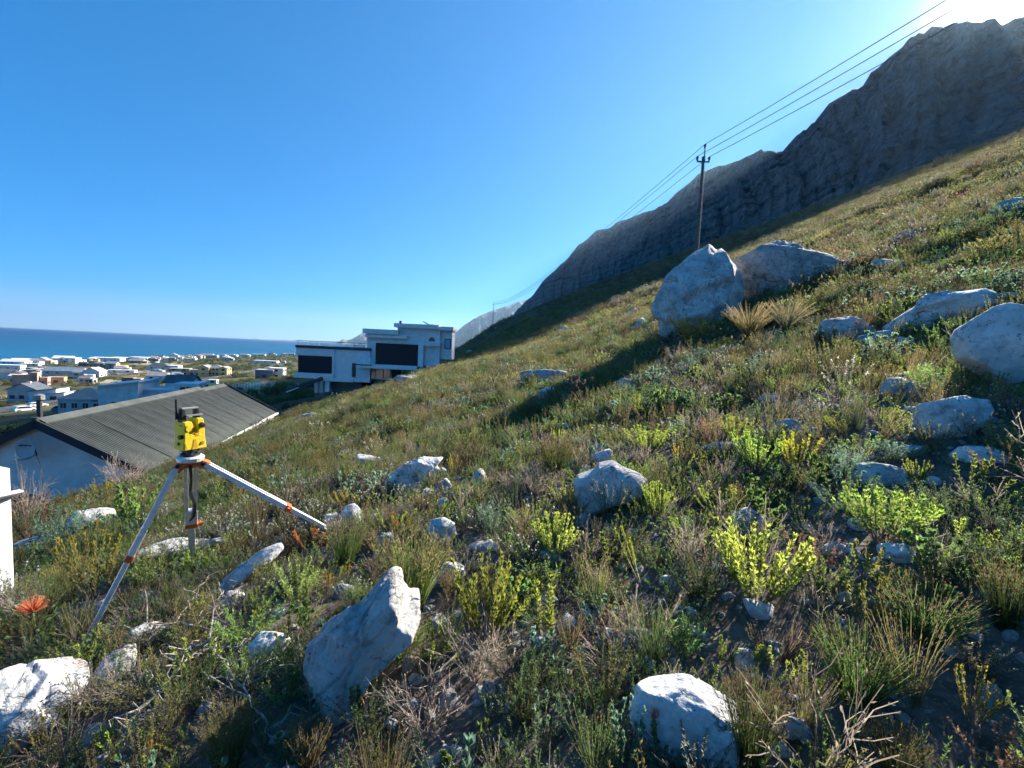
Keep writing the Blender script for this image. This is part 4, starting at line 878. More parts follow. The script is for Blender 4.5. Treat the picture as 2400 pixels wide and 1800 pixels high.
def scattered_houses():
    rng = np.random.default_rng(12); taken = []
    ORD = 'first second third fourth fifth sixth seventh eighth ninth tenth eleventh twelfth thirteenth fourteenth fifteenth sixteenth seventeenth eighteenth nineteenth twentieth'.split(); ORD += ['twenty-' + o for o in ORD[:9]]
    for n, ylo, yhi, wlo, whi, place, grp in ((17, 3, 13, 16, 34, 'in the far shore row', 'far row of shore houses'), (9, 20, 62, 24, 42, 'in the scrub between shore and road', 'scattered mid-town houses')):
        made = []
        for _ in range(600):
            if len(made) >= n: break
            px = rng.uniform(5, 670 if yhi < 20 else 420); coast = 841 - 11 / 690 * px; w = rng.uniform(wlo, whi) * (1.2 - px / 1400); py = coast + rng.uniform(ylo, yhi)
            g, d = ground(px, py)
            if g is None or any(math.hypot(g[0] - a, g[1] - b) < c * .8 + w / F * d * .6 for a, b, c in HOUSE_AT): continue
            i, j, k = rng.integers(0, 7), rng.integers(0, 5), rng.integers(0, 4); wm = [W_, M_LGREY, W_, M_LGREY, M_TAN, M_TAN, M_PEACH][i]; rm = [S_, G_, B_, M_TRIM, G_][j]; st = ['flat', 'gablex', 'gabley', 'hip'][k]
            r = house('x', px - w / 2, px + w / 2, py, [(-.12, 0, .62, .42, rng.uniform(3, 5), st, wm, wm if st == 'flat' else rm, 2, 2), (.26, -.03, .3, .36, rng.uniform(2.6, 4), 'flat', wm, wm, 1, 1)], rng.uniform(.1, .6)); r['group'] = grp
            made.append((px, r, ['white', 'grey', 'white', 'grey', 'tan', 'tan', 'peach'][i], 'flat-topped' if st == 'flat' else ['slate', 'grey', 'blue-grey', 'white', 'grey'][j] + ('-hipped' if st == 'hip' else '-gabled')))
        for q, (px, r, a, b) in enumerate(sorted(made, key=lambda t: t[0])): r['label'] = f'small {a} {b} house, {ORD[q]} from the left {place}'
scattered_houses()

# ------------------------------------------------------------------ road, cars, white fence
def strip_on_ground(name, pts, width, m, lift, label, off=0.0, kind='structure'):
    g = [ground(*p)[0] for p in pts]; g = np.array([x for x in g if x is not None])
    t = np.linspace(0, len(g) - 1, 60); c = np.stack([np.interp(t, np.arange(len(g)), g[:, k]) for k in range(2)], 1)
    for _ in range(6): c[1:-1] = (c[:-2] + c[2:] + 2 * c[1:-1]) / 4
    d = np.gradient(c, axis=0); d /= np.linalg.norm(d, axis=1)[:, None]; n = np.stack([-d[:, 1], d[:, 0]], 1)
    v = []
    for k in np.linspace(-1, 1, 5):
        p = c + n * (off + k * width / 2); v.append(np.stack([p[:, 0], p[:, 1], height(p[:, 0], p[:, 1]) + lift], 1))
    mid = v[2][:, 2].copy()
    for a in v: a[:, 2] = np.maximum(a[:, 2], mid - .05) + 0.05
    v = np.concatenate(v); N = len(c)
    q = [(k * N + i, k * N + i + 1, (k + 1) * N + i + 1, (k + 1) * N + i) for k in range(4) for i in range(N - 1)]
    o = link(name, mesh_np(name, v, q, None, True), m); tag(o, label, None, None, kind); return c, n
road_px = [(-120, 985), (0, 966), (80, 950), (165, 938), (300, 915), (420, 900), (500, 888), (560, 877), (600, 870), (640, 860), (690, 846)]
c_road, n_road = strip_on_ground('road', road_px, 6.5, M_ASPHALT, 0.10, 'grey tar road running through the town')
strip_on_ground('kerb', road_px, 1.3, M_KERB, 0.16, 'pale concrete verge along the road', 4.0)
def car(label, px, py, rz, colr, L=4.2):
    g, d = ground(px, py); root = empty('parked_car', (g[0], g[1], g[2] + .12), rz, label, 'car')
    m = mat('car_paint_' + label.split()[0], colr, 0.3, 0.03, 2, spec=0.5)
    MB().prism([(-L / 2, .3), (L / 2, .3), (L / 2, .75), (L / 2 - .9, .88), (L / 2 - 1.5, 1.38), (-L / 2 + .7, 1.42), (-L / 2 + .1, .95), (-L / 2, .8)], -.85, .85).build('body', m, root, bevel=0.05)
    for s in (-1, 1): MB().prism([(L / 2 - 1.1, .92), (L / 2 - 1.58, 1.32), (-L / 2 + .8, 1.35), (-L / 2 + .35, .95)], s * .84, s * .87).build('side_window', M_GLASS, root)
    MB().add([(L / 2 - .93, -.7, .93), (L / 2 - .93, .7, .93), (L / 2 - 1.45, .62, 1.36), (L / 2 - 1.45, -.62, 1.36)], [(0, 1, 2, 3)]).build('windscreen', M_GLASS, root)
    for sx in (-1, 1):
        for sy in (-1, 1):
            w = MB().tube([(sx * (L / 2 - .8), sy * .68, .32), (sx * (L / 2 - .8), sy * .88, .32)], .32, 14).build('wheel', M_DARKMETAL, root); MB().tube([(sx * (L / 2 - .8), sy * .881, .32), (sx * (L / 2 - .8), sy * .89, .32)], .19, 10).build('rim', M_STEEL, w)
car('white car parked on the road verge left of the flue', 58, 966, 1.25, (0.8, 0.8, 0.8))
car('cream car on the road right of the flue', 88, 955, 1.25, (0.78, 0.77, 0.72))
car('blue car under the eave of the hip-roofed bungalow', 157, 968, 0.3, (0.10, 0.17, 0.30))
def white_fence():
    a, _ = ground(a2(1290), b2(605)); b, _ = ground(a2(1695), b2(560)); root = empty('white_fence', a, 0, 'white ranch-style post and rail fence beyond the corrugated roof', 'fence')
    N = 11; pts = [a + (b - a) * i / (N - 1) for i in range(N)]
    for p in pts: p[2] = hz(p[0], p[1])
    for i, p in enumerate(pts): MB().box(-.08, .08, -.08, .08, -.5, 1.5).build('post', M_TRIM, root, Vector(p) - Vector(a))
    for i in range(N - 1):
        for z in (.6, 1.05, 1.5): MB().beam(pts[i] - a + [0, -.1, z], pts[i + 1] - a + [0, -.1, z], .05, .16).build('rail', M_TRIM, root)
white_fence()

# ------------------------------------------------------------------ white pillar wall at the picture edge
def edge_wall():
    a = P(24, 1097, 5.2); root = empty('white_wall', (a[0], a[1], a[2] - 3.2), rad(-17.4), 'bright white plastered wall end with a narrow ledge at the edge of the picture', 'wall')
    MB().box(-.35, 0, -6, 0, 0, 3.2).build('wall_face', M_WHITE, root, bevel=0.012)
    zl = 3.2 - (1158 - 1097) / F * 5.2
    MB().prism([(.002, zl - .035), (.04, zl - .02), (.085, zl + .01), (.085, zl + .03), (.002, zl + .03)], -6, .07).build('ledge', M_TRIM, root)
edge_wall()

# ------------------------------------------------------------------ power poles and lines
def pole(label, base, H, group):
    root = empty('power_pole', base, 0.0, label, 'power pole', group)
    MB().tube([(0, 0, -1), (0, 0, H * .5), (0, 0, H - .9)], [.15, .125, .10], 12).build('pole', M_POLE, root)
    MB().tube([(.17, -.05, 0), (.14, -.05, H - 1.2)], .02, 6).build('earth_wire', M_STEEL, root)
    MB().beam((-.45, 0, H - 1.25), (.45, 0, H - 1.25), .09, .10, (0, 1, 0)).build('crossarm', M_DARKMETAL, root)
    MB().beam((.10, 0, H - 1.3), (.06, 0, H - .3), .06, .06, (0, 1, 0)).build('top_bracket', M_DARKMETAL, root)
    out = []
    for x, z in ((.06, H - .32), (-.44, H - 1.2), (.44, H - 1.2)):
        MB().tube([(x, 0, z), (x, 0, z + .08), (x, 0, z + .1), (x, 0, z + .3), (x, 0, z + .34)], [.05, .05, .085, .085, .03], 10).build('insulator', M_DARKMETAL, root); out.append(np.array(base) + np.array([x, 0, z + .33]))
    return out
d0 = 33.0; top = P(1651, 338, d0); gz = hz(top[0], top[1]); b0 = np.array([top[0], top[1], gz])
ia = pole('tall wooden power pole rising behind the pointed boulder', b0, top[2] - gz, 'power poles on the slope')
t1 = PY(1157, 708, 225.0); g1 = hz(t1[0], t1[1]); ib = pole('far small power pole on the skyline above the white house', np.array([t1[0], t1[1], g1]), t1[2] - g1, 'power poles on the slope')
outp = [(2193, 0), (2246, 0), (2252, 32)]; order = [0, 1, 2]
for i in range(3):
    e = CAM + ray(*outp[i]) * 17.0; e = ia[i] + (e - ia[i]) * 2.2
    pts = []
    for k in range(25): t = k / 24; p = ib[i] + (ia[i] - ib[i]) * t; p = p - np.array([0, 0, 3.0 * 4 * t * (1 - t)]); pts.append(p)
    for k in range(1, 17): t = k / 16; p = ia[i] + (e - ia[i]) * t; p = p - np.array([0, 0, .25 * 4 * t * (1 - t)]); pts.append(p)
    o = MB().tube(pts, [0.02 + 0.03 * min(1, max(0, (p[1] - 40) / 180)) for p in pts], 5).build('power_line', M_DARKMETAL)
    tag(o, ['topmost power line, carried on the pole tip', 'power line on the downhill crossarm insulator', 'power line on the uphill crossarm insulator'][i], 'power line', 'power lines')
# ------------------------------------------------------------------ survey tripod and total station
M_ALU = mat('aluminium', (0.72, 0.73, 0.74), 0.42, 0.12, 20, metal=0.25)
M_ORANGE = mat('orange_plastic', (0.62, 0.13, 0.03), 0.5, 0.12, 20)
M_YEL = mat('yellow_casing', (0.80, 0.60, 0.03), 0.45, 0.05, 25)
M_YEL_SHADE = mat('shaded_yellow_casing', (0.62, 0.36, 0.03), 0.5, 0.1, 25)  # yellow casing with shade put into its colour, for the recess and notches
M_BLK = mat('black_rubber', (0.02, 0.021, 0.025), 0.5, 0.2, 20)
M_BRN = mat('brown_knob', (0.10, 0.06, 0.045), 0.5, 0.2, 20)
def build_tripod():
    H = P(446, 1071, 3.5); L = P(182, 1540, 3.22); R_ = P(780, 1245, 4.1); B = P(450, 1312, 4.3)
    feet = []
    for f in (L, R_, B): f = f.copy(); feet.append(f)
    root = empty('tripod', (H[0], H[1], hz(H[0], H[1])), 0, 'aluminium survey tripod with orange clamps standing on the slope', 'tripod')
    o = np.array(root.location)
    v, q = [], []
    MB().tube([H - o + [0, 0, -.03], H - o + [0, 0, .0], H - o + [0, 0, .012]], [.085, .095, .085], 24).build('head_plate', M_ALU, root)
    for i, f in enumerate(feet):
        d = f - H; hor = np.array([d[0], d[1], 0]); hor /= np.linalg.norm(hor)
        a = H + hor * .075 + np.array([0, 0, -.045]) - o; e = f - o; u = (e - a); Ln = np.linalg.norm(u); u /= Ln
        side = np.cross(u, [0, 0, 1.0]); side /= np.linalg.norm(side); up = np.cross(side, u)
        MB().beam(a - hor * .05 + [0, 0, .02], a + u * .055, .085, .06, up).build('hinge', M_ORANGE, root, bevel=.008)
        MB().tube([a + u * .01 - side * .055, a + u * .01 + side * .055], .014, 10).build('hinge_bolt', M_BLK, root)
        cl = 0.50 + 0.05 * i if i != 1 else 0.62
        c = a + u * Ln * cl
        for s in (-1, 1): MB().beam(a + u * .03 + side * s * .032, a + u * Ln * (cl - .14) + side * s * .032, .026, .036, up).build('rail', M_ALU, root)
        MB().beam(a + u * Ln * (cl - .15), c, .090, .042, up).build('leg_sleeve', M_ALU, root, bevel=.004)
        cp = MB().beam(c - u * .025, c + u * .028, .096, .052, up).build('clamp', M_ORANGE, root, bevel=.006)
        MB().tube([c + side * .05, c + side * .085], .016, 10).build('clamp_screw', M_ORANGE, cp)
        MB().beam(c, e - u * .09, .052, .034, up).build('leg_extension', M_ALU, root, bevel=.003)
        ft = MB().tube([e - u * .10, e - u * .04, e + u * .05], [.018, .016, .004], 10).build('foot', M_ALU, root)
        MB().beam(e - u * .085, e - u * .085 + side * .07, .03, .008, up).build('foot_step', M_ALU, ft)
    s0 = H - o + [.02, -.03, -.06]
    MB().tube([s0, s0 + [.01, .0, -.12], s0 + [.0, .0, -.2], s0 + [.035, .0, -.3], s0 + [.03, -.01, -.40], s0 + [-.0, -.01, -.44]], [.012, .01, .012, .014, .014, .006], 6).build('carry_strap', M_BLK, root)
    return H
HEAD = build_tripod()
def build_station():
    r = empty('total_station', (HEAD[0], HEAD[1], HEAD[2] + .012), rad(65.7), 'yellow total station with black handle and antenna mounted on the tripod', 'total station')
    r.scale = (.79, .82, .9)
    # tribrach
    def tri(rad_, n=24): return [(rad_ * (1 + .12 * math.cos(3 * a)) * math.cos(a), rad_ * (1 + .12 * math.cos(3 * a)) * math.sin(a)) for a in np.linspace(0, 2 * math.pi, n, endpoint=False)]
    t = MB()
    for z0, z1, rr in ((0, .016, .078), (.042, .062, .075)):
        p = tri(rr); n = len(p); v = [(x, y, z0) for x, y in p] + [(x, y, z1) for x, y in p] + [(0, 0, z0), (0, 0, z1)]
        t.add(v, [(i, (i + 1) % n, n + (i + 1) % n, n + i) for i in range(n)], [(2 * n, (i + 1) % n, i) for i in range(n)] + [(2 * n + 1, n + i, n + (i + 1) % n) for i in range(n)])
    tb = t.build('tribrach', M_BLK, r)
    for k in range(3):
        a = 2 * math.pi * k / 3; MB().tube([(.06 * math.cos(a), .06 * math.sin(a), .014), (.06 * math.cos(a), .06 * math.sin(a), .044)], .017, 14).build('foot_screw', M_DARKMETAL, tb)
    y0, y1 = -.075, .075; Zb = .064
    # lower housing, flared
    m = MB(); pr = [(-.108, 0), (.112, 0), (.098, .085), (.094, .125), (-.094, .125), (-.098, .085)]
    m.prism([(x, Zb + z) for x, z in pr], y0, y1); hs = m.build('lower_housing', M_YEL, r, bevel=.007)
    MB().prism([(-.03, Zb + .002), (.032, Zb + .002), (.008, Zb + .088), (-.008, Zb + .088)], y0 - .003, y0 + .006).build('front_notch', M_YEL_SHADE, hs)
    MB().prism([(-.094, Zb + .004), (-.066, Zb + .004), (-.088, Zb + .06)], y0 - .003, y0 + .006).build('corner_notch', M_YEL_SHADE, hs)
    lg = [(.040, Zb + .028), (.044, Zb + .046), (.054, Zb + .060), (.066, Zb + .063), (.080, Zb + .056), (.086, Zb + .050), (.080, Zb + .034)]
    e = MB().prism(lg, y0 - .003, y0 + .004).build('emblem', mat('emblem_dark', (.16, .09, .02), .5), hs)
    cx, cz = np.mean([p[0] for p in lg]), np.mean([p[1] for p in lg])
    MB().prism([(cx + (x - cx) * .72, cz + (z - cz) * .68) for x, z in lg], y0 - .005, y0 - .0025).build('emblem_fill', mat('emblem_red', (.70, .33, .16), .5), e)
    for z in (.041, .049): MB().box(.053, .073, y0 - .0065, y0 - .0045, Zb + z, Zb + z + .003).build('emblem_line', mat('emblem_dark', (.16, .09, .02), .5), e)
    # standards
    ls = MB().prism([(-.096, Zb + .12), (-.022, Zb + .12), (-.018, Zb + .165), (-.012, Zb + .195), (-.020, Zb + .222), (-.030, Zb + .245), (-.096, Zb + .238)], y0, y1).build('standard', M_YEL, r, bevel=.006)
    MB().tube([(-.058, y0 - .006, Zb + .185), (-.058, y0 + .01, Zb + .185)], .026, 18).build('side_cover', M_YEL, ls)
    MB().prism([(-.084, Zb + .212), (-.076, Zb + .195), (-.070, Zb + .172), (-.078, Zb + .165), (-.086, Zb + .18)], y0 - .004, y0 + .004).build('grip_recess', M_YEL_SHADE, ls)
    rs = MB().prism([(.030, Zb + .12), (.094, Zb + .12), (.093, Zb + .17), (.091, Zb + .21), (.078, Zb + .262), (.050, Zb + .268), (.020, Zb + .262), (.022, Zb + .21), (.028, Zb + .17)], y0, y1).build('standard', M_YEL, r, bevel=.006)
    k = MB().tube([(.060, y0 - .034, Zb + .205), (.060, y0 - .030, Zb + .205), (.060, y0 - .008, Zb + .205), (.060, y0 + .004, Zb + .205)], [.019, .0225, .0235, .026], 20).build('focus_knob', M_BRN, rs)
    MB().tube([(.060, y0 - .037, Zb + .205), (.060, y0 - .0335, Zb + .205)], .010, 14).build('eyepiece', M_BLK, k)
    te = MB().tube([(.005, y0 + .02, Zb + .19), (.005, y1 - .01, Zb + .19)], .033, 20).build('telescope', M_YEL_SHADE, r)
    MB().tube([(.005, y1 - .01, Zb + .19), (.005, y1 + .012, Zb + .19)], .027, 18).build('objective', M_BLK, te)
    MB().box(-.014, .030, y0 + .012, y0 + .05, Zb + .118, Zb + .16).build('telescope_cradle', M_YEL_SHADE, r, bevel=.003)
    MB().box(.000, .040, y0 - .002, y0 + .03, Zb + .112, Zb + .138).build('keypad', M_YEL_SHADE, r, bevel=.003)
    MB().tube([(-.096, -.045, Zb + .115), (-.128, -.045, Zb + .115)], .019, 16).build('side_knob', M_BLK, r)
    MB().tube([(-.100, .0, Zb + .052), (-.112, .0, Zb + .050)], .014, 16).build('plummet_port', M_BLK, r)
    MB().box(-.0985, -.0955, -.045, .005, Zb + .205, Zb + .213).build('side_print', mat('emblem_dark', (.16, .09, .02), .5), ls)
    # handle and antenna
    hd = MB(); M = Matrix.Identity(4)
    hd.prism([(-.098, Zb + .236), (-.046, Zb + .242), (-.056, Zb + .30), (-.062, Zb + .348), (-.088, Zb + .348), (-.094, Zb + .29)], -.03, .03)
    h = hd.build('handle', M_BLK, r, bevel=.004)
    MB().prism([(.040, Zb + .266), (.080, Zb + .262), (.066, Zb + .348), (.040, Zb + .348)], -.025, .03).build('handle_post', M_BLK, h, bevel=.003)
    MB().box(-.085, .068, -.02, .02, Zb + .342, Zb + .358).build('grip', mat('grip_grey', (.25, .26, .27), .5), h, bevel=.004)
    MB().box(-.060, .092, -.05, -.025, Zb + .285, Zb + .298).build('sight_bar', mat('grip_grey', (.25, .26, .27), .5), h, bevel=.003)
    MB().tube([(-.110, .02, Zb + .26), (-.110, .02, Zb + .31), (-.112, .02, Zb + .312), (-.112, .02, Zb + .43), (-.112, .02, Zb + .435)], [.012, .012, .0095, .0095, .004], 12).build('antenna', M_BLK, r)
build_station()
# ------------------------------------------------------------------ plants: prototypes
SPLIT = False
class PB:
    """leaf and stem faces with a colour per vertex"""
    def __init__(s): s.v = []; s.q = []; s.c = []; s.n = 0; s.k = []
    def strips(s, pts, w, c0, c1, rng):
        """pts (N,K,3) stem paths, w width at base, tapering"""
        N, K, _ = pts.shape
        t = pts[:, -1] - pts[:, 0]; r = rng.normal(size=(N, 3)); sd = np.cross(t, r); sd /= np.linalg.norm(sd, axis=1)[:, None] + 1e-9
        ww = (np.asarray(w).reshape(-1, 1) * np.linspace(1, .45, K)[None])[..., None] / 2
        a = pts + sd[:, None] * ww; b = pts - sd[:, None] * ww
        v = np.stack([a, b], 2).reshape(-1, 3)
        i, k = np.meshgrid(np.arange(N), np.arange(K - 1), indexing='ij'); o = (i * K + k) * 2
        q = np.stack([o, o + 1, o + 3, o + 2], -1).reshape(-1, 4) + s.n
        f = np.linspace(0, 1, K)[None, :, None, None]; jit = rng.uniform(.75, 1.25, (N, 1, 1, 1))
        c0 = np.asarray(c0).reshape(-1, 1, 1, 3); c1 = np.asarray(c1).reshape(-1, 1, 1, 3)
        c = np.broadcast_to((c0 * (1 - f) + c1 * f) * jit, (N, K, 2, 3)).reshape(-1, 3)
        s.v.append(v); s.q.append(q); s.c.append(c); s.k.append('stems'); s.n += len(v)
    def leaves(s, p, d, L, w, c0, c1, rng, fold=0.0):
        """kite leaves from p along d"""
        N = len(p); d = d / (np.linalg.norm(d, axis=1)[:, None] + 1e-9); r = rng.normal(size=(N, 3)); sd = np.cross(d, r); sd /= np.linalg.norm(sd, axis=1)[:, None] + 1e-9
        L = np.broadcast_to(L, N)[:, None]; w = np.broadcast_to(w, N)[:, None]; up = np.cross(sd, d)
        v = np.stack([p, p + d * L * .5 + sd * w / 2 + up * fold * w, p + d * L, p + d * L * .5 - sd * w / 2 + up * fold * w], 1).reshape(-1, 3)
        q = np.arange(4 * N).reshape(-1, 4) + s.n; jit = rng.uniform(.7, 1.3, (N, 1, 1))
        c0 = np.broadcast_to(np.asarray(c0, float), (N, 3)); c1 = np.broadcast_to(np.asarray(c1, float), (N, 3))
        c = (np.stack([c0, (c0 + c1) / 2, c1, (c0 + c1) / 2], 1) * jit).reshape(-1, 3)
        s.v.append(v); s.q.append(q); s.c.append(c); s.k.append('foliage'); s.n += len(v)
    def mesh(s, name, m=None):
        if SPLIT:
            out = {}; off = 0; acc = {}
            for v, q, c, k in zip(s.v, s.q, s.c, s.k):
                a = acc.setdefault(k, [[], [], [], 0]); a[0].append(v); a[1].append(q - off + a[3]); a[2].append(c); a[3] += len(v); off += len(v)
            for k, a in acc.items():
                me = mesh_np(k, np.concatenate(a[0]), np.concatenate(a[1]), None, False, np.clip(np.concatenate(a[2]), 0, .95)); me.materials.append(m or M_PLANT); out[k] = me
            out['size'] = np.concatenate(s.v); return out
        me = mesh_np(name, np.concatenate(s.v), np.concatenate(s.q), None, False, np.clip(np.concatenate(s.c), 0, .95)); me.materials.append(m or M_PLANT); return me
def stems(rng, n, h, spread, lean=0.35, K=4, base=0.05, curve=0.25, hv=.3):
    """curved stem paths leaving a common base"""
    a = rng.uniform(0, 2 * math.pi, n); b = base * np.sqrt(rng.uniform(0, 1, n)); p0 = np.stack([b * np.cos(a), b * np.sin(a), np.zeros(n)], 1)
    an = a + rng.normal(0, .5, n); ln = spread * rng.uniform(.15, 1, n) ** .7; hh = h * rng.uniform(1 - hv, 1 + hv * .4, n)
    f = np.linspace(0, 1, K)
    out = np.zeros((n, K, 3))
    for k, t in enumerate(f):
        out[:, k] = p0 + np.stack([ln * np.cos(an) * (t * (1 - curve) + t * t * curve), ln * np.sin(an) * (t * (1 - curve) + t * t * curve), hh * (t - .12 * ln / (h + 1e-6) * t * t)], 1) + rng.normal(0, .01 * h, (n, 3)) * t
    return out
def along(st, rng, m, lo=.2, hi=1.0):
    """m points along every stem with tangents"""
    n, K, _ = st.shape; t = rng.uniform(lo, hi, (n, m)); x = t * (K - 1); i = np.minimum(x.astype(int), K - 2); f = (x - i)[..., None]
    r = np.arange(n)[:, None]; p = st[r, i] * (1 - f) + st[r, i + 1] * f; tg = st[r, i + 1] - st[r, i]; tg /= np.linalg.norm(tg, axis=-1)[..., None] + 1e-9
    return p.reshape(-1, 3), tg.reshape(-1, 3), t.ravel()
def rdir(rng, n):
    v = rng.normal(size=(n, 3)); return v / np.linalg.norm(v, axis=1)[:, None]
GREEN, DKGREEN, OLIVE, YG, GREY, BROWN, STRAW, GLAUC = map(np.array, [(.115, .165, .047), (.055, .082, .034), (.19, .165, .06), (.30, .38, .05), (.22, .22, .16), (.11, .072, .045), (.34, .27, .13), (.12, .19, .12)])
TWIG = np.array((.27, .22, .175))
def p_restio(seed, n=80, h=.42, spread=.2, c=GREEN, tip=BROWN):
    rng = np.random.default_rng(seed); b = PB(); st = stems(rng, n, h, spread, base=.05)
    b.strips(st, rng.uniform(.0022, .0042, n), c * .8, c * 1.3, rng)
    p, t, _ = along(st, rng, 3, .8, 1.0); b.leaves(p, t + .5 * rdir(rng, len(p)), rng.uniform(.015, .03, len(p)), .006, tip, tip * 1.5, rng)
    return b.mesh('restio_tuft')
def p_heath(seed, n=22, h=.28, spread=.2, m=42, c=DKGREEN, c1=None, L=.016, flower=None, w=.005):
    rng = np.random.default_rng(seed); b = PB(); st = stems(rng, n, h, spread, base=.03, curve=-.1)
    b.strips(st, .005, TWIG * .6, c * .9, rng); c1 = c * 1.9 if c1 is None else c1
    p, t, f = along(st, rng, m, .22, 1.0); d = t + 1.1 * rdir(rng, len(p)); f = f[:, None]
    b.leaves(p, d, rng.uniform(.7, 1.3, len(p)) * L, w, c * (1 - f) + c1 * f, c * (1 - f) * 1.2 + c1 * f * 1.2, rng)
    if flower is not None:
        p, t, _ = along(st, rng, 2, .93, 1.02)
        for _ in range(3): b.leaves(p, t + .8 * rdir(rng, len(p)), .014, .010, flower, flower, rng)
    return b.mesh('heath_shrub')
def p_leuca(seed, n=10, h=.32, spread=.2, m=46, c=None, c1=None, L=.034, w=.010, start=.35, stem=None):
    """upright shoots clothed in spirally set narrow leaves, brightest at the tips"""
    rng = np.random.default_rng(seed); b = PB(); st = stems(rng, n, h, spread, base=.04, curve=-.25, K=5)
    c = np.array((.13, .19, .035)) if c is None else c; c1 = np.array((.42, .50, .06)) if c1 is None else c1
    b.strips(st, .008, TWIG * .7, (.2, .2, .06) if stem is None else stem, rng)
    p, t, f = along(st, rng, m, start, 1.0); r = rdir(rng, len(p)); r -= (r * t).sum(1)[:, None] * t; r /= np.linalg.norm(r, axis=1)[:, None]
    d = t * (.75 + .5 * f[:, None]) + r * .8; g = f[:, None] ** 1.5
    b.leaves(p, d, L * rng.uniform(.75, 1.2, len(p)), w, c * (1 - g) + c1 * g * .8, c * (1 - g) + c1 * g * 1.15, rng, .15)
    k = 12; p = np.repeat(st[:, -1], k, 0); t = np.repeat(st[:, -1] - st[:, -2], k, 0); t /= np.linalg.norm(t, axis=1)[:, None]
    b.leaves(p - t * .01, t + .55 * rdir(rng, len(p)), L * .95, w * 1.1, c1 * .9, c1 * 1.2, rng, .15)
    return b.mesh('leafy_shrub')
def p_dead(seed, n=16, h=.3, spread=.28, c=TWIG, sub=5):
    rng = np.random.default_rng(seed); b = PB(); st = stems(rng, n, h, spread, base=.03, curve=.1, K=5); st += np.cumsum(rng.normal(0, .012, st.shape), 1) * np.linspace(0, 1, 5)[None, :, None]
    b.strips(st, .007, c * .7, c, rng)
    p, t, _ = along(st, rng, sub, .3, 1); d = t + .8 * rdir(rng, len(p)); L = rng.uniform(.05, .13, len(p))[:, None]
    s2 = np.stack([p, p + d * L * .5, p + d * L + rng.normal(0, .012, p.shape)], 1); b.strips(s2, .004, c, c * 1.2, rng)
    p, t, _ = along(s2, rng, 2, .5, 1); b.leaves(p, t + .6 * rdir(rng, len(p)), .02, .006, c, c * 1.4, rng)
    return b.mesh('dry_shrub')
def p_grass(seed, n=90, h=.4, spread=.28, c=STRAW, g=OLIVE):
    rng = np.random.default_rng(seed); b = PB(); st = stems(rng, n, h, spread, base=.04, curve=.75, K=5); b.strips(st, .006, g, c, rng); return b.mesh('grass_tuft')
def p_broad(seed, n=9, h=.3, spread=.22, m=16, c=GLAUC, c1=None, L=.05, w=.024):
    return p_leuca(seed, n, h, spread, m, c, c * 1.5 if c1 is None else c1, L, w, .25)
def p_clump(seed, n=150, r=.5, h=.45, c=DKGREEN, c1=OLIVE, L=.10, w=.035):
    """far shrub: leaf sprays through an uneven mound"""
    rng = np.random.default_rng(seed); b = PB(); d = rdir(rng, n); d[:, 2] = np.abs(d[:, 2]); lob = 1 + .45 * vnoise(d * 2.2 + seed, seed % 50)
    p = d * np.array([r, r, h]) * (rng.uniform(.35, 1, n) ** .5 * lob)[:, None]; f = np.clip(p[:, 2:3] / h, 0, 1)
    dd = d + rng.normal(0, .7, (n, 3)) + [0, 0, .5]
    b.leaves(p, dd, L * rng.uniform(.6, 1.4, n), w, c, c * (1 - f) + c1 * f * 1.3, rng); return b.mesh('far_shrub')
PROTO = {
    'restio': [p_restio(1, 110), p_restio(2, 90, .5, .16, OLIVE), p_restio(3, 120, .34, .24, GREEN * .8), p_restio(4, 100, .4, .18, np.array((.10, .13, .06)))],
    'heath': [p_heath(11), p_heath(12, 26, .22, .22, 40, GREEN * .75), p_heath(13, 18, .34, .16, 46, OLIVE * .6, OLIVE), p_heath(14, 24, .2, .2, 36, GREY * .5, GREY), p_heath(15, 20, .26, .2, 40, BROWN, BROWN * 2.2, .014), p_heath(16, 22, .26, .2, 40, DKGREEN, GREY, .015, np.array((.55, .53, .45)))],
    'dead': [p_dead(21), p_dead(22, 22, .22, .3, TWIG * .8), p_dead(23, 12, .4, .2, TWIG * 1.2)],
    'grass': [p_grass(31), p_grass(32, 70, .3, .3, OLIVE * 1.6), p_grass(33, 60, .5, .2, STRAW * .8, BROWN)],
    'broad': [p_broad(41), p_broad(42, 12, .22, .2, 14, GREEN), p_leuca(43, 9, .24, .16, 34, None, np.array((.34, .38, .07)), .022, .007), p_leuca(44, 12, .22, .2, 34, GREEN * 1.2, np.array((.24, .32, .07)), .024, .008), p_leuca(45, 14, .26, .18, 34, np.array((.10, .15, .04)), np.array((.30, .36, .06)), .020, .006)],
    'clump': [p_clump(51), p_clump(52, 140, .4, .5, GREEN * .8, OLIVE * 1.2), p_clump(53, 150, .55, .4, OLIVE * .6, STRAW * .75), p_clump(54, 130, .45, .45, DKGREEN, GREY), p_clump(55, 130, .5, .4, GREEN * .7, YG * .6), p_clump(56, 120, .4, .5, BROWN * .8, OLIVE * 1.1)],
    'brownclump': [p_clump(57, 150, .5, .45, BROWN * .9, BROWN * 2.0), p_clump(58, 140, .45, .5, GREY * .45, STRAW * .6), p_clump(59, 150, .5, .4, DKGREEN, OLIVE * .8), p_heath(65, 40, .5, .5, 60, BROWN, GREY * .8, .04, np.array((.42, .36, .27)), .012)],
    'bush': [p_clump(61, 420, 1.0, 1.0, DKGREEN * .7, GREEN, .2, .09), p_clump(62, 380, 1.2, .8, DKGREEN * .7, OLIVE, .2, .09), p_clump(63, 400, .9, 1.2, DKGREEN * .6, GREEN * .9, .22, .1)],
}
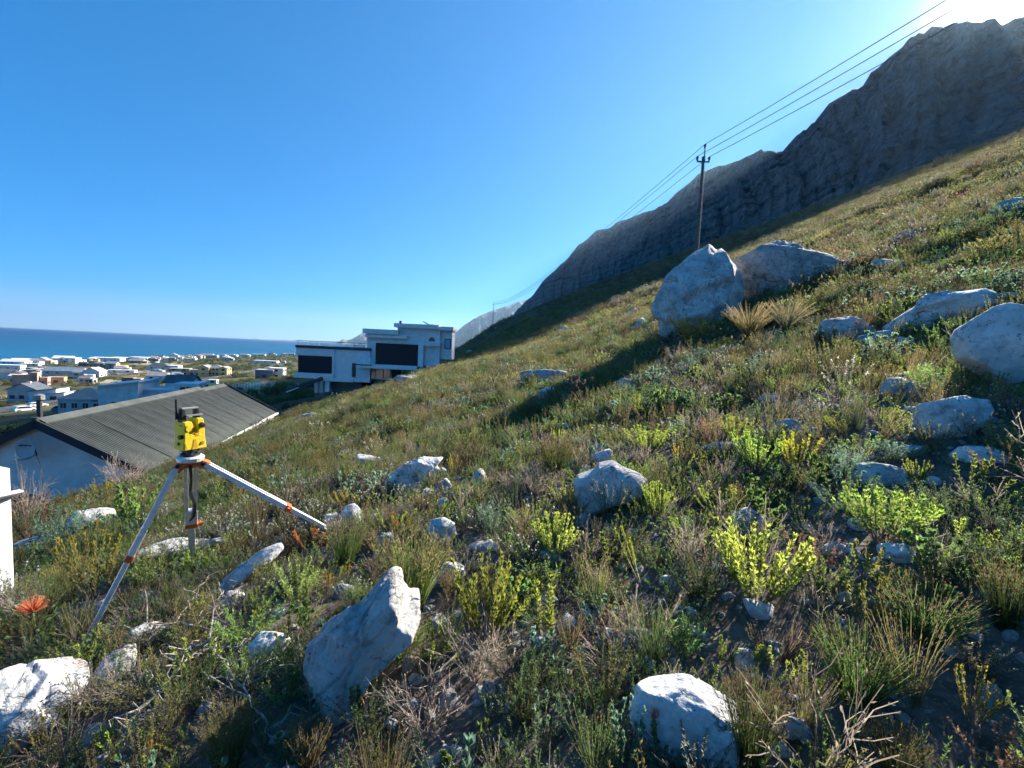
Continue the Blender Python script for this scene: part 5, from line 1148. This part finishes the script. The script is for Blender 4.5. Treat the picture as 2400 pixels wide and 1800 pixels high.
def pebble_mesh(seed):
    rng = np.random.default_rng(seed); n, t = ico(2); k = facet(n, rng, 10); v = n * k[:, None] * np.array([1, .8, .55]); me = mesh_np('pebble', v, None, t, False); me.materials.append(M_ROCK); return me
PROTO['pebble'] = [pebble_mesh(71), pebble_mesh(72), pebble_mesh(73)]
SRC = {}
for k, ms in PROTO.items():
    c = bpy.data.collections.new('source_' + k)
    for i, me in enumerate(ms): c.objects.link(bpy.data.objects.new(f'{k}_source_{i:02d}', me))
    SRC[k] = c
def scatter(name, label, kind, pts, scl, idx, rot, cat):
    """uncountable ground cover: one object that draws the prototypes on its points"""
    me = bpy.data.meshes.new(name); me.vertices.add(len(pts)); me.vertices.foreach_set('co', np.asarray(pts, np.float32).ravel())
    for an, ty, val, key in (('scl', 'FLOAT', scl, 'value'), ('idx', 'INT', idx, 'value'), ('rot', 'FLOAT_VECTOR', rot, 'vector')):
        a = me.attributes.new(an, ty, 'POINT'); a.data.foreach_set(key, np.asarray(val, np.int32 if ty == 'INT' else np.float32).ravel())
    o = link(name, me); ng = bpy.data.node_groups.new(name, 'GeometryNodeTree')
    ng.interface.new_socket('Geometry', in_out='INPUT', socket_type='NodeSocketGeometry'); ng.interface.new_socket('Geometry', in_out='OUTPUT', socket_type='NodeSocketGeometry')
    n, l = ng.nodes, ng.links; gi, go = n.new('NodeGroupInput'), n.new('NodeGroupOutput'); ip = n.new('GeometryNodeInstanceOnPoints'); ci = n.new('GeometryNodeCollectionInfo')
    ci.inputs['Collection'].default_value = SRC[kind]; ci.inputs['Separate Children'].default_value = True; ci.inputs['Reset Children'].default_value = True
    def attr(nm, dt): a = n.new('GeometryNodeInputNamedAttribute'); a.data_type = dt; a.inputs['Name'].default_value = nm; return a.outputs['Attribute']
    e2r = n.new('FunctionNodeEulerToRotation'); l.new(attr('rot', 'FLOAT_VECTOR'), e2r.inputs[0])
    ip.inputs['Pick Instance'].default_value = True
    l.new(gi.outputs[0], ip.inputs['Points']); l.new(ci.outputs[0], ip.inputs['Instance']); l.new(attr('idx', 'INT'), ip.inputs['Instance Index']); l.new(e2r.outputs[0], ip.inputs['Rotation']); l.new(attr('scl', 'FLOAT'), ip.inputs['Scale']); l.new(ip.outputs[0], go.inputs[0])
    md = o.modifiers.new('cover', 'NODES'); md.node_group = ng
    tag(o, label, cat, None, 'stuff'); return o
ROCKA = np.array(ROCKS)
def clear_of_rocks(x, y, f=0.6):
    ok = np.ones(len(x), bool)
    for rx, ry, rr in ROCKA:
        q = math.hypot(rx, ry); ok &= ((x - rx) ** 2 + (y - ry) ** 2 > (rr * f) ** 2) & ((x - rx * (1 - .55 * rr / q)) ** 2 + (y - ry * (1 - .55 * rr / q)) ** 2 > (rr * .42) ** 2)
    return ok
def sample(rng, n, r0, r1, a0=-66, a1=66):
    r = np.sqrt(rng.uniform(r0 * r0, r1 * r1, n)); a = np.radians(rng.uniform(a0, a1, n)); return r * np.sin(a), r * np.cos(a)
def cover(kind, name, label, cat, bands, seed, weights=None, tilt=.25, mask=None, thr=None, rocks=True, sink=.02, far_s=None, smooth=1):
    rng = np.random.default_rng(seed); X, Y, S = [], [], []
    for r0, r1, dens, s0, s1 in bands:
        hw = 88 if r1 <= 6 else 66; area = math.radians(hw) * (r1 * r1 - r0 * r0); x, y = sample(rng, int(area * dens), r0, r1, -hw, hw); k = np.ones(len(x), bool)
        if mask: k &= fbm2(x, y, mask[0], 3, mask[1]) + rng.normal(0, .15, len(x)) > thr
        s_ = sco(x, y); k &= (s_ > -14) | (np.hypot(x, y) < 13)
        if far_s: k &= far_s(x, y)
        if rocks: k &= clear_of_rocks(x, y)
        for hx, hy, hr in AVOID: k &= (x - hx) ** 2 + (y - hy) ** 2 > hr * hr
        for hx, hy, hr in (TAKEN if rocks else []):
            q = 1 - .8 * hr / math.hypot(hx, hy); k &= ((x - hx) ** 2 + (y - hy) ** 2 > hr * hr) & ((x - hx * q) ** 2 + (y - hy * q) ** 2 > (.8 * hr) ** 2)
        x, y = x[k], y[k]; X.append(x); Y.append(y); S.append(rng.uniform(s0, s1, len(x)) * (0.75 + .5 * rng.random(len(x)) ** 2))
    x, y, s = np.concatenate(X), np.concatenate(Y), np.concatenate(S)
    z = height(x, y) - sink * s; n = len(x)
    # groups of the same kind of plant grow together
    w = np.array(weights if weights else [1] * len(PROTO[kind]), float); cw = np.cumsum(w / w.sum())
    u = np.clip(.5 + .55 * fbm2(x, y, 1.6, 2, seed + 3) + rng.normal(0, .22, n), 0, .999); idx = np.searchsorted(cw, u)
    rot = np.stack([rng.normal(0, tilt, n), rng.normal(0, tilt, n) - .12, rng.uniform(0, 6.283, n)], 1)
    scatter(name, label, kind, np.stack([x, y, z], 1), s, np.minimum(idx, len(w) - 1), rot, cat); return n
# ------------------------------------------------------------------ plants one can pick out
SPLIT = True
YG1, YG0 = np.array((.38, .45, .08)), np.array((.14, .19, .04))
LIB = {
    'bright': lambda s: p_leuca(s, 38, .3, .21, 52, YG0, YG1, .026, .0075, .3),
    'shoot': lambda s: p_leuca(s, 5, .3, .05, 60, YG0 * 1.1, YG1, .03, .009, .3),
    'sprawl': lambda s: p_leuca(s, 6, .3, .34, 46, YG0, np.array((.36, .48, .08)), .026, .008, .45),
    'yellow': lambda s: p_leuca(s, 14, .3, .2, 46, np.array((.22, .19, .03)), np.array((.52, .43, .05)), .024, .008, .3),
    'olive': lambda s: p_leuca(s, 18, .3, .17, 44, OLIVE, np.array((.34, .29, .05)), .022, .007, .25),
    'orange': lambda s: p_leuca(s, 8, .3, .09, 44, np.array((.20, .10, .02)), np.array((.60, .27, .03)), .024, .007, .3),
    'green': lambda s: p_heath(s, 30, .3, .22, 60, GREEN, GREEN * 2.2, .024, None, .006),
    'dark': lambda s: p_heath(s, 34, .3, .24, 60, DKGREEN, GREEN * 1.3, .024, None, .007),
    'greygreen': lambda s: p_heath(s, 36, .3, .22, 60, GLAUC * .7, GLAUC * 1.5, .03, None, .005),
    'restio': lambda s: p_restio(s, 400, .42, .15, GREEN * .8), 'restio_o': lambda s: p_restio(s, 360, .42, .17, OLIVE * .9),
    'restio_t': lambda s: p_restio(s, 420, .42, .15, np.array((.13, .15, .04)), STRAW * .6),
    'grass': lambda s: p_grass(s, 220, .36, .28, STRAW * .62, OLIVE), 'weep': lambda s: p_grass(s, 180, .3, .36, STRAW * .75, GLAUC * .8),
    'leafy': lambda s: p_broad(s, 16, .3, .24, 22, GREEN, GREEN * 2, .05, .026), 'glauc': lambda s: p_broad(s, 14, .32, .18, 20, GLAUC * .8, GLAUC * 1.4, .042, .016),
    'dry': lambda s: p_dead(s, 30, .3, .26, TWIG * 1.1, 8), 'cream': lambda s: p_heath(s, 26, .3, .2, 40, GREY * .6, STRAW * 1.2, .02, np.array((.62, .52, .38)), .006),
    'brown': lambda s: p_heath(s, 26, .3, .2, 46, BROWN, BROWN * 2.6, .02, np.array((.30, .15, .11)), .006),
    'white': lambda s: p_heath(s, 24, .3, .2, 46, GREY * .6, GREY * 1.2, .02, np.array((.72, .72, .66)), .006),
    'ochre': lambda s: p_heath(s, 24, .3, .22, 40, np.array((.15, .08, .03)), np.array((.50, .33, .08)), .03, None, .014),
}
_lib = {}; TAKEN = []
def plant_px(label, kind, x0, y0, x1, y1, name, cat='shrub', var=0, rz=None):
    key = (kind, var % 3)
    if key not in _lib: _lib[key] = LIB[kind](500 + hash_s(kind) + var % 3)
    L = _lib[key]; g, d = ground((x0 + x1) / 2, y1)
    if g is None: return
    sz = L['size']; H = np.percentile(sz[:, 2], 99.5); Wd = np.percentile(np.abs(sz[:, :2]), 97) * 2
    sx = (x1 - x0) / F * d / Wd; s_z = (y1 - y0) / F * d * (1.14 if nm_bright(kind) else 1.0) / H
    o = empty(name, (g[0], g[1], g[2] - .015), rz if rz is not None else (x0 * 1.7 + y0) % 6.28, label, cat); o.scale = (sx, sx, s_z)
    for k in ('stems', 'foliage'):
        if k in L: link(k, L[k], None, o)
    TAKEN.append((g[0], g[1], (x1 - x0) / F * d * .5)); return o
def nm_bright(k): return k in ('bright', 'shoot', 'yellow', 'orange', 'olive', 'sprawl')
def hash_s(t): return sum(ord(c) * (i + 1) for i, c in enumerate(t)) % 97
PL = [
    ('bright yellow-green leafy bush right of the white cobble', 'bright', 1062, 1330, 1222, 1500, 'conebush'),
    ('pair of tall yellow-green shoots with orange base in the dark patch', 'shoot', 1245, 1366, 1345, 1508, 'conebush'),
    ('dense bright bush below the upright stone and orange stalks', 'bright', 1246, 1215, 1350, 1310, 'conebush'),
    ('sprawling shrub with arched yellow-green arms in the dark hollow', 'sprawl', 1440, 1250, 1585, 1375, 'conebush'),
    ('large feathery bright bush with outspread arms on the dark slope', 'bright', 1668, 1255, 1872, 1412, 'conebush'),
    ('bright bushy shrub over pale gravel near the right side', 'bright', 1978, 1148, 2158, 1272, 'conebush'),
    ('small rounded yellow-green shrub near the right edge', 'shoot', 2238, 1222, 2292, 1300, 'conebush'),
    ('olive-yellow shrub left of the dark restio mound', 'olive', 1985, 1348, 2084, 1470, 'conebush'),
    ('small mustard shrub topping the dark restio mound', 'yellow', 2100, 1328, 2168, 1400, 'conebush'),
    ('single upright yellow-green shoot left of the small stone', 'shoot', 1676, 1488, 1718, 1566, 'conebush'),
    ('single short shoot right of the small stone', 'shoot', 1756, 1512, 1796, 1566, 'conebush'),
    ('left one of two yellow shoots beside the dark restio', 'shoot', 1882, 1568, 1930, 1632, 'conebush'),
    ('right one of two yellow shoots beside the dark restio, orange at its base', 'shoot', 1945, 1550, 1995, 1646, 'conebush'),
    ('olive upright shrub under the cream-flowered heath', 'olive', 2230, 1568, 2324, 1690, 'conebush'),
    ('wide pale yellow-green bush below the angular white boulder', 'bright', 1714, 1018, 1832, 1108, 'conebush'),
    ('yellow bush touching the wide pale bush', 'yellow', 1828, 1020, 1904, 1110, 'conebush'),
    ('small pale shrub above the wide pale bush', 'bright', 1688, 978, 1762, 1036, 'conebush'),
    ('small yellow shrub uphill of the smooth blue-shaded boulder', 'yellow', 1564, 1040, 1606, 1084, 'conebush'),
    ('bright broad bush right behind the smooth blue-shaded boulder', 'bright', 1468, 1002, 1566, 1062, 'conebush'),
    ('fan-shaped green shrub on the flat white rock', 'bright', 2122, 1080, 2170, 1138, 'conebush'),
    ('tall bright shrub at the right foot of the smooth blue-shaded boulder', 'bright', 1506, 1138, 1570, 1220, 'conebush'),
    ('tiny yellow shrub above the bright white broken rock', 'yellow', 2080, 858, 2114, 896, 'conebush'),
    ('lime shrub left of the smooth blue-shaded boulder', 'bright', 1286, 1142, 1356, 1186, 'conebush'),
    ('small yellow shrub in front of the smooth blue-shaded boulder', 'yellow', 1392, 1156, 1416, 1192, 'conebush'),
    ('little yellow-green tuft left of the lime shrub', 'yellow', 1217, 1190, 1246, 1218, 'conebush'),
    ('thin lime shoot above the bright blocky stone', 'shoot', 1484, 928, 1510, 984, 'conebush'),
    ('yellow tips beside the white stone', 'yellow', 1438, 958, 1460, 980, 'conebush'),
    ('lime crown on top of the tall dark restio', 'bright', 1288, 1008, 1326, 1042, 'conebush'),
    ('yellow shrub at the edge of the boulder shadow scrub', 'yellow', 1614, 912, 1640, 938, 'conebush'),
    ('orange shoot left of the leaning slab', 'orange', 756, 1334, 780, 1392, 'conebush'),
    ('second orange shoot nearer the leaning slab tip', 'orange', 796, 1320, 822, 1356, 'conebush'),
    ('rusty orange tuft above the big grass tuft', 'orange', 914, 1208, 964, 1252, 'conebush'),
    ('orange shoot behind the big grass tuft', 'orange', 1006, 1284, 1044, 1326, 'conebush'),
    ('tall yellow shoot at the end of the white layered boulder', 'yellow', 1048, 1070, 1078, 1122, 'conebush'),
    ('lime shoot under the white layered boulder', 'shoot', 960, 1156, 980, 1192, 'conebush'),
    ('grey-green shrub with orange tips beside the upright blue-grey rock', 'greygreen', 1120, 1166, 1186, 1262, 'heath_shrub'),
    ('mustard shrub above the tripod leg tip', 'yellow', 780, 1150, 844, 1194, 'conebush'),
    ('yellow grassy clump on the slope above the mustard shrub', 'yellow', 736, 1056, 768, 1090, 'conebush'),
    ('slim yellow shoot near the white flowers under the tripod', 'shoot', 464, 1398, 492, 1454, 'conebush'),
    ('yellow-green shrub left of the tripod foot', 'bright', 110, 1458, 178, 1526, 'conebush'),
    ('bright green ball-shaped shrub at the bottom near the flat white rock', 'bright', 222, 1698, 270, 1744, 'conebush'),
    ('orange-brown upright shoot at the bottom edge', 'orange', 352, 1712, 386, 1782, 'conebush'),
    ('yellow tuft right of the dead branches', 'yellow', 548, 1554, 586, 1596, 'conebush'),
    ('yellow sprig among the dead branches', 'yellow', 330, 1536, 362, 1586, 'conebush'),
    ('olive-gold shrub on the flat white rock edge', 'olive', 50, 1690, 150, 1770, 'conebush'),
    ('big pale grass tuft behind the leaning slab', 'restio_t', 884, 1236, 1042, 1425, 'restio_tuft'),
    ('broad dark restio near two yellow shoots', 'restio', 1915, 1462, 2104, 1638, 'restio_tuft'),
    ('dark restio beside the bottom boulder', 'restio', 1690, 1565, 1820, 1812, 'restio_tuft'),
    ('dark restio mound with small white flower heads', 'restio', 2074, 1355, 2256, 1500, 'restio_tuft'),
    ('tall restio left of the smooth blue-shaded boulder', 'restio', 1258, 1018, 1342, 1118, 'restio_tuft'),
    ('dark green restio at the bottom below the dead branches', 'restio', 478, 1640, 590, 1812, 'restio_tuft'),
    ('olive restio below the leaning slab', 'restio_o', 676, 1670, 772, 1796, 'restio_tuft'),
    ('short yellow-green sprig in front of the leaning slab', 'shoot', 816, 1594, 858, 1676, 'conebush'),
    ('glaucous leafy herb at the bottom centre', 'glauc', 1246, 1618, 1322, 1750, 'leafy_herb'),
    ('glaucous leafy herb left of the bottom boulder', 'glauc', 1426, 1630, 1500, 1812, 'leafy_herb'),
    ('green leafy herb under the pink flower', 'glauc', 1500, 1720, 1590, 1815, 'leafy_herb'),
    ('round green shrub right of the tripod foot', 'green', 222, 1458, 290, 1524, 'heath_shrub'),
    ('green shrub above the dead branches', 'green', 510, 1410, 640, 1512, 'heath_shrub'),
    ('dark leafy shrub behind the front tripod leg', 'leafy', 264, 1136, 366, 1236, 'leafy_shrub'),
    ('yellow-flowered shrub below the house gable', 'yellow', 196, 1132, 280, 1176, 'leafy_shrub'),
    ('dry grey bramble in front of the gable wall', 'dry', 20, 1090, 110, 1240, 'dry_shrub'),
    ('dry grey bramble at the corner of the corrugated roof', 'dry', 240, 1060, 350, 1150, 'dry_shrub'),
    ('rusty dry bush beside the white wall end', 'brown', 40, 1160, 130, 1290, 'heath_shrub'),
    ('grey-green bush left of the shaded rock heap', 'greygreen', 110, 1190, 210, 1290, 'heath_shrub'),
    ('golden heath right of the white wall end', 'olive', 150, 1250, 300, 1400, 'heath_shrub'),
    ('white-flowered dark bush at the picture edge below the white wall', 'white', -30, 1330, 70, 1440, 'heath_shrub'),
    ('golden grass clump right of the tall pointed boulder', 'grass', 1704, 706, 1800, 796, 'grass_tuft'),
    ('weeping pale grass below the humped boulder', 'weep', 1796, 694, 1886, 780, 'grass_tuft'),
    ('ochre-leaved shrub at the foot of the tall pointed boulder', 'ochre', 1578, 738, 1668, 812, 'leafy_shrub'),
    ('round grey-green bush below the half buried ledge', 'greygreen', 1944, 1042, 2022, 1128, 'heath_shrub'),
    ('low grey-green bush right of the round grey-green bush', 'greygreen', 2052, 1026, 2146, 1080, 'heath_shrub'),
    ('dark green bush left of the egg-shaped boulder', 'green', 2140, 850, 2226, 924, 'heath_shrub'),
    ('dark bush at the foot of the long low slab', 'dark', 2230, 740, 2300, 800, 'heath_shrub'),
    ('cream-flowered dry heath near the right edge', 'cream', 2225, 1470, 2344, 1568, 'heath_shrub'),
    ('red-brown dry heath in the bottom right corner', 'brown', 2268, 1690, 2420, 1815, 'heath_shrub'),
    ('pinkish-brown heath on the dark slope left of the wide pale bush', 'brown', 1640, 975, 1690, 1050, 'heath_shrub'),
    ('brown dry heath below the feathery bright bush', 'brown', 1840, 1240, 1960, 1340, 'heath_shrub'),
    ('dry twig shrub between smooth boulder and layered boulder', 'dry', 1215, 1090, 1290, 1180, 'dry_shrub'),
    ('rust heath at the edge of the boulder shadow', 'brown', 1320, 880, 1400, 950, 'heath_shrub'),
    ('orange-brown grass near the tripod leg tip', 'orange', 700, 1240, 770, 1290, 'grass_tuft'),
    ('dark shrub at the base of the modern house', 'dark', 818, 868, 862, 902, 'leafy_shrub'),
    ('green shrub below the leaning slab at bottom centre', 'glauc', 1120, 1600, 1190, 1680, 'leafy_herb'),
    ('dry twig shrub over dark soil at bottom centre', 'dry', 900, 1560, 1100, 1720, 'dry_shrub'),
    ('dry twig shrub under the bright yellow-green bush', 'dry', 1030, 1450, 1200, 1590, 'dry_shrub'),
    ('grey twiggy shrub on the dark slope left of the feathery bush', 'dry', 1560, 1200, 1660, 1330, 'dry_shrub'),
    ('dark heath right of the feathery bright bush', 'dark', 1880, 1290, 1980, 1400, 'heath_shrub'),
    ('grey dry shrub beside the egg-shaped boulder base', 'brown', 2320, 880, 2410, 990, 'heath_shrub'),
    ('tall restio at the right edge below the small rounded shrub', 'restio', 2300, 1300, 2410, 1470, 'restio_tuft'),
    ('grassy restio in the bottom right', 'restio_o', 2030, 1690, 2160, 1812, 'restio_tuft'),
    ('green heath right of the round stone above the bottom boulder', 'green', 1560, 1440, 1650, 1540, 'heath_shrub'),
    ('dark green bush near the tripod rear leg', 'dark', 330, 1290, 440, 1380, 'heath_shrub'),
    ('green bush right of the long diagonal slab', 'green', 640, 1310, 750, 1420, 'heath_shrub'),
    ('restio right of the tripod leg tip', 'restio', 770, 1220, 850, 1330, 'restio_tuft'),
]
for i, (lab, kd, x0, y0, x1, y1, nm) in enumerate(PL):
    plant_px(lab, kd, x0, y0, x1, y1, nm, {'restio_tuft': 'restio', 'grass_tuft': 'grass tuft', 'leafy_herb': 'herb'}.get(nm, 'shrub'), i)
SPLIT = False

# ------------------------------------------------------------------ flowers, dead branches
def pincushion():
    g, d = ground(75, 1500); sc = d / F
    root = empty('pincushion_flower', (g[0], g[1], g[2]), 0, 'orange pincushion flower on a leafy green plant at the left edge', 'flower')
    top = P(76, 1432, d * .995) - g; rng = np.random.default_rng(9)
    MB().tube([(0, 0, 0), top * .5 + [0.02, 0, 0], top - [0, 0, .01]], [.008, .007, .01], 7).build('stem', mat('green_stem', (.12, .16, .05), .7), root)
    n = 150; dv = rdir(rng, n); dv[:, 2] = np.abs(dv[:, 2]) * .9 + .12; dv /= np.linalg.norm(dv, axis=1)[:, None]; L = 27 * sc
    b = PB(); p0 = np.repeat(top[None], n, 0) + dv * .008
    st = np.stack([p0, p0 + dv * L * .55, p0 + dv * L + [0, 0, .012]], 1); b.strips(st, .005, (.50, .13, .03), (.70, .30, .12), rng); b.leaves(st[:, -1], dv, .008, .006, (.85, .45, .2), (.85, .5, .25), rng)
    link('flower_head', b.mesh('flower_head'), None, root)
    b = PB(); m = 70; a = rng.uniform(0, 6.28, m); r = rng.uniform(0, 1, m) ** .6 * 75 * sc; p = np.stack([r * np.cos(a), r * np.sin(a), rng.uniform(.0, .9, m) * top[2] * .95], 1)
    dd = np.stack([np.cos(a), np.sin(a), rng.uniform(.2, 1.2, m)], 1); b.leaves(p, dd, .085, .04, (.09, .16, .05), (.16, .27, .08), rng, .2)
    s0 = np.stack([np.zeros((m, 3)), p * .5, p], 1)[:22]; b.strips(s0, .008, TWIG * .7, (.12, .16, .05), rng); link('leaves', b.mesh('leaves'), None, root)
pincushion()
def pink_flower():
    g, d = ground(1535, 1795); sc = d / F; root = empty('pink_flower', g, 0, 'single pink bud-like flower on a green stem in front of the bottom boulder', 'flower')
    top = P(1533, 1690, d) - g; rng = np.random.default_rng(4)
    MB().tube([(0, 0, 0), top * .5 + [.004, 0, 0], top], [.006, .006, .007], 7).build('stem', mat('green_stem', (.12, .16, .05), .7), root)
    n = 34; a = rng.uniform(0, 6.28, n); dv = np.stack([np.cos(a) * rng.uniform(.05, .45, n), np.sin(a) * rng.uniform(.05, .45, n), np.ones(n)], 1)
    b = PB(); b.leaves(np.repeat(top[None], n, 0) + dv * .003, dv, rng.uniform(24, 33, n) * sc, .010, (.50, .12, .12), (.78, .28, .28), rng, .2); link('petals', b.mesh('petals'), None, root)
    b = PB(); p = rng.uniform(0, .9, (26, 1)) * top; b.leaves(p, np.concatenate([rng.normal(0, .6, (26, 2)), np.ones((26, 1))], 1), .03, .008, (.08, .14, .04), (.13, .2, .06), rng); link('leaves', b.mesh('leaves'), None, root)
pink_flower()
M_STICK = mat('grey_stick', (.36, .31, .26), .85, .3, 14)
def branch(label, pts, r0, twigs=6, seed=0, lift=.05):
    rng = np.random.default_rng(seed); w = []
    for px, py, up in pts:
        g, d = ground(px, py + 14); w.append(g + np.array([0, 0, up]))
    w = np.array(w); t = np.linspace(0, len(w) - 1, 14); path = np.stack([np.interp(t, np.arange(len(w)), w[:, k]) for k in range(3)], 1)
    L = np.linalg.norm(np.diff(w, axis=0), axis=1).sum(); path[1:-1] += rng.normal(0, .014 * L, (12, 3)) * [1, 1, .6]
    root = empty('dead_branch', path[0], 0, label, 'branch'); o = path[0]
    MB().tube(path - o, list(np.linspace(r0, r0 * .45, 14)), 7).build('limb', M_STICK, root)
    for k in range(twigs):
        i = rng.integers(2, 13); d = rng.normal(size=3); d[2] = abs(d[2]) * .5; d /= np.linalg.norm(d); l = L * rng.uniform(.12, .32); p = path[i] - o
        MB().tube([p, p + d * l * .4 + rng.normal(0, .012, 3), p + d * l * .75 + rng.normal(0, .02, 3), p + d * l + [0, 0, -.02]], [r0 * .5, r0 * .42, r0 * .33, r0 * .2], 5).build('twig', M_STICK, root)
for i, (lab, pts, r) in enumerate([
    ('long pale straight stick slanting down below the dead branch heap', [(505, 1540, .10), (560, 1630, .08), (655, 1745, .03)], .011),
    ('thick grey bent limb lowest in the dead branch heap', [(250, 1640, .03), (340, 1590, .06), (430, 1555, .10), (505, 1535, .12)], .016),
    ('arching pale branch on top of the dead branch heap', [(262, 1512, .03), (330, 1490, .08), (400, 1482, .11), (455, 1500, .12), (530, 1490, .06)], .012),
    ('crooked branch crossing the middle of the heap', [(300, 1700, .04), (370, 1640, .07), (440, 1580, .10), (500, 1530, .10)], .012),
    ('thin forked branch at the lower end of the heap', [(270, 1780, .02), (300, 1720, .05), (350, 1690, .07), (410, 1660, .06)], .010),
    ('thin dry branch rising above the heap toward the tripod', [(430, 1400, .12), (470, 1425, .12), (520, 1470, .10), (545, 1505, .04)], .009),
    ('grey branch lying right of the heap', [(480, 1530, .06), (560, 1535, .08), (640, 1525, .04)], .012),
    ('brown branch under the leaning slab', [(700, 1700, .03), (800, 1660, .06), (900, 1640, .05), (980, 1690, .03)], .009),
    ('pale branch in the dark soil below the bright bush', [(960, 1600, .03), (1030, 1590, .06), (1080, 1540, .08), (1100, 1490, .05)], .009),
    ('short upright dead stem in the middle of the heap', [(510, 1490, .0), (512, 1440, .10), (512, 1400, .16)], .009),
    ('low twisted branch left of the heap near the flat white rock', [(180, 1660, .03), (260, 1620, .05), (330, 1600, .05)], .010),
    ('pale stick lying near the tripod foot', [(20, 1545, .03), (90, 1535, .04), (150, 1520, .03)], .008)]):
    branch(lab, pts, r * .72, 11 if i < 8 else 5, 40 + i)
# ------------------------------------------------------------------ ground cover
hp = P(85, 987, 17.0)
AVOID = [(hp[0] + .23 * 0, hp[1] + 1, 3.6)] + [(hp[0] - math.sin(rad(13.3)) * t, hp[1] + math.cos(rad(13.3)) * t, 3.9) for t in (4, 8, 12, 16)] + [(PY(px, 850, 60)[0], 61, 7.5) for px in (745, 830, 900, 960, 1010)]
tot = 0
tot += cover('heath', 'heath_undergrowth', 'low dark green heath undergrowth all over the slope', 'undergrowth', [(.9, 5, 48, .4, .85), (5, 12, 32, .55, 1.1), (12, 24, 13, .9, 1.6)], 101, [1, 1.7, 1.1, .6, .3, .5], mask=(1.3, 5), thr=-.8)
tot += cover('restio', 'restio_undergrowth', 'wiry green restio undergrowth between the shrubs', 'undergrowth', [(.9, 5, 10, .3, .62), (5, 12, 9, .4, .85), (12, 26, 4, .7, 1.2)], 102, mask=(1.8, 15), thr=.12, tilt=.15)
tot += cover('dead', 'dry_undergrowth', 'dry twiggy undergrowth on the stony soil', 'undergrowth', [(.9, 5, 17, .3, .75), (5, 12, 6, .4, .8), (12, 24, 1, .7, 1.1)], 103, mask=(1.5, 25), thr=-.35)
tot += cover('grass', 'slope_grass', 'thin straw coloured grass across the slope', 'grass', [(.9, 5, 1.5, .25, .5), (5, 12, 1.8, .35, .65), (12, 45, 1.4, .6, 1.0)], 104, mask=(3.0, 35), thr=.05)
tot += cover('broad', 'leafy_undergrowth', 'soft leafy herbs in the slope undergrowth', 'undergrowth', [(.9, 6, 20, .4, .85), (6, 14, 18, .5, 1.0), (14, 30, 7, .7, 1.2)], 105, mask=(2.0, 45), thr=-.4)
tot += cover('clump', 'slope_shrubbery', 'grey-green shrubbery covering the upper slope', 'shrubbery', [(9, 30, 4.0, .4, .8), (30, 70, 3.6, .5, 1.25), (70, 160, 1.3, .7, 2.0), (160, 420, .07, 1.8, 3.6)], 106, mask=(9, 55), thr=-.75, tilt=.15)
tot += cover('brownclump', 'upper_slope_shrubbery', 'shrubbery browned to stand for shade on the steep slope above the boulders', 'shrubbery', [(4, 14, 3, .25, .65), (14, 40, 3.0, .4, 1.1), (40, 110, 1.6, .6, 1.8), (110, 420, .16, 1.4, 3.6)], 116, mask=(7, 95), thr=-.5, tilt=.15, far_s=lambda x, y: sco(x, y) + np.random.default_rng(1).normal(0, 3, len(x)) > 7 + .16 * y)  # brown tones stand in for the dim light up there
tot += cover('pebble', 'slope_gravel', 'pale broken gravel on the bare soil', 'gravel', [(.9, 5, 70, .008, .04), (5, 12, 14, .015, .07), (1.5, 6, 5, .03, .10), (6, 14, 2.2, .05, .15)], 107, mask=(1.1, 65), thr=-.2, rocks=False, tilt=.5, sink=.1)
# town scrub
def town_ok(x, y):
    s = sco(x, y); k = (s < -16) & (s > -522)
    for hx, hy, hr in HOUSE_AT: k &= (x - hx) ** 2 + (y - hy) ** 2 > (hr * .8) ** 2
    rd = np.array(c_road); dmin = np.full(len(x), 1e9)
    for p in rd[::2]: dmin = np.minimum(dmin, (x - p[0]) ** 2 + (y - p[1]) ** 2)
    return k & (dmin > 36)
def town_cover():
    rng = np.random.default_rng(108); X, Y, S = [], [], []
    for r0, r1, dens, s0, s1 in [(24, 90, .12, .5, 1.1), (90, 260, .03, .8, 1.8), (260, 1300, .0065, 1.0, 2.6)]:
        n = int(.5 * math.radians(62) * (r1 * r1 - r0 * r0) * dens); x, y = sample(rng, n, r0, r1, -62, 0)
        k = town_ok(x, y) & (fbm2(x, y, 40, 3, 71) + rng.normal(0, .2, n) > -.15)
        for hx, hy, hr in AVOID: k &= (x - hx) ** 2 + (y - hy) ** 2 > hr * hr
        X.append(x[k]); Y.append(y[k]); S.append(rng.uniform(s0, s1, k.sum()))
    x, y, s = map(np.concatenate, (X, Y, S)); z = height(x, y) - .1; n = len(x)
    scatter('town_shrubbery', 'dark green coastal scrub between the town houses', 'bush', np.stack([x, y, z], 1), s, rng.integers(0, 3, n), np.stack([np.zeros(n), np.zeros(n), rng.uniform(0, 6.28, n)], 1), 'shrubbery'); return n
tot += town_cover()
print('cover instances', tot)

# ------------------------------------------------------------------ air
def haze():
    m = bpy.data.materials.new('haze'); m.use_nodes = True; n, l = m.node_tree.nodes, m.node_tree.links; n.remove(n['Principled BSDF'])
    v = n.new('ShaderNodeVolumePrincipled'); v.inputs['Color'].default_value = (.5, .75, 1, 1); v.inputs['Density'].default_value = 3.0e-5; v.inputs['Anisotropy'].default_value = 0.5
    l.new(v.outputs[0], n['Material Output'].inputs['Volume'])
    o = MB().box(-36000, 36000, -36000, 36000, -75, 1800).build('haze', m); tag(o, 'thin blue sea air over the whole landscape', 'haze', None, 'stuff')
haze()
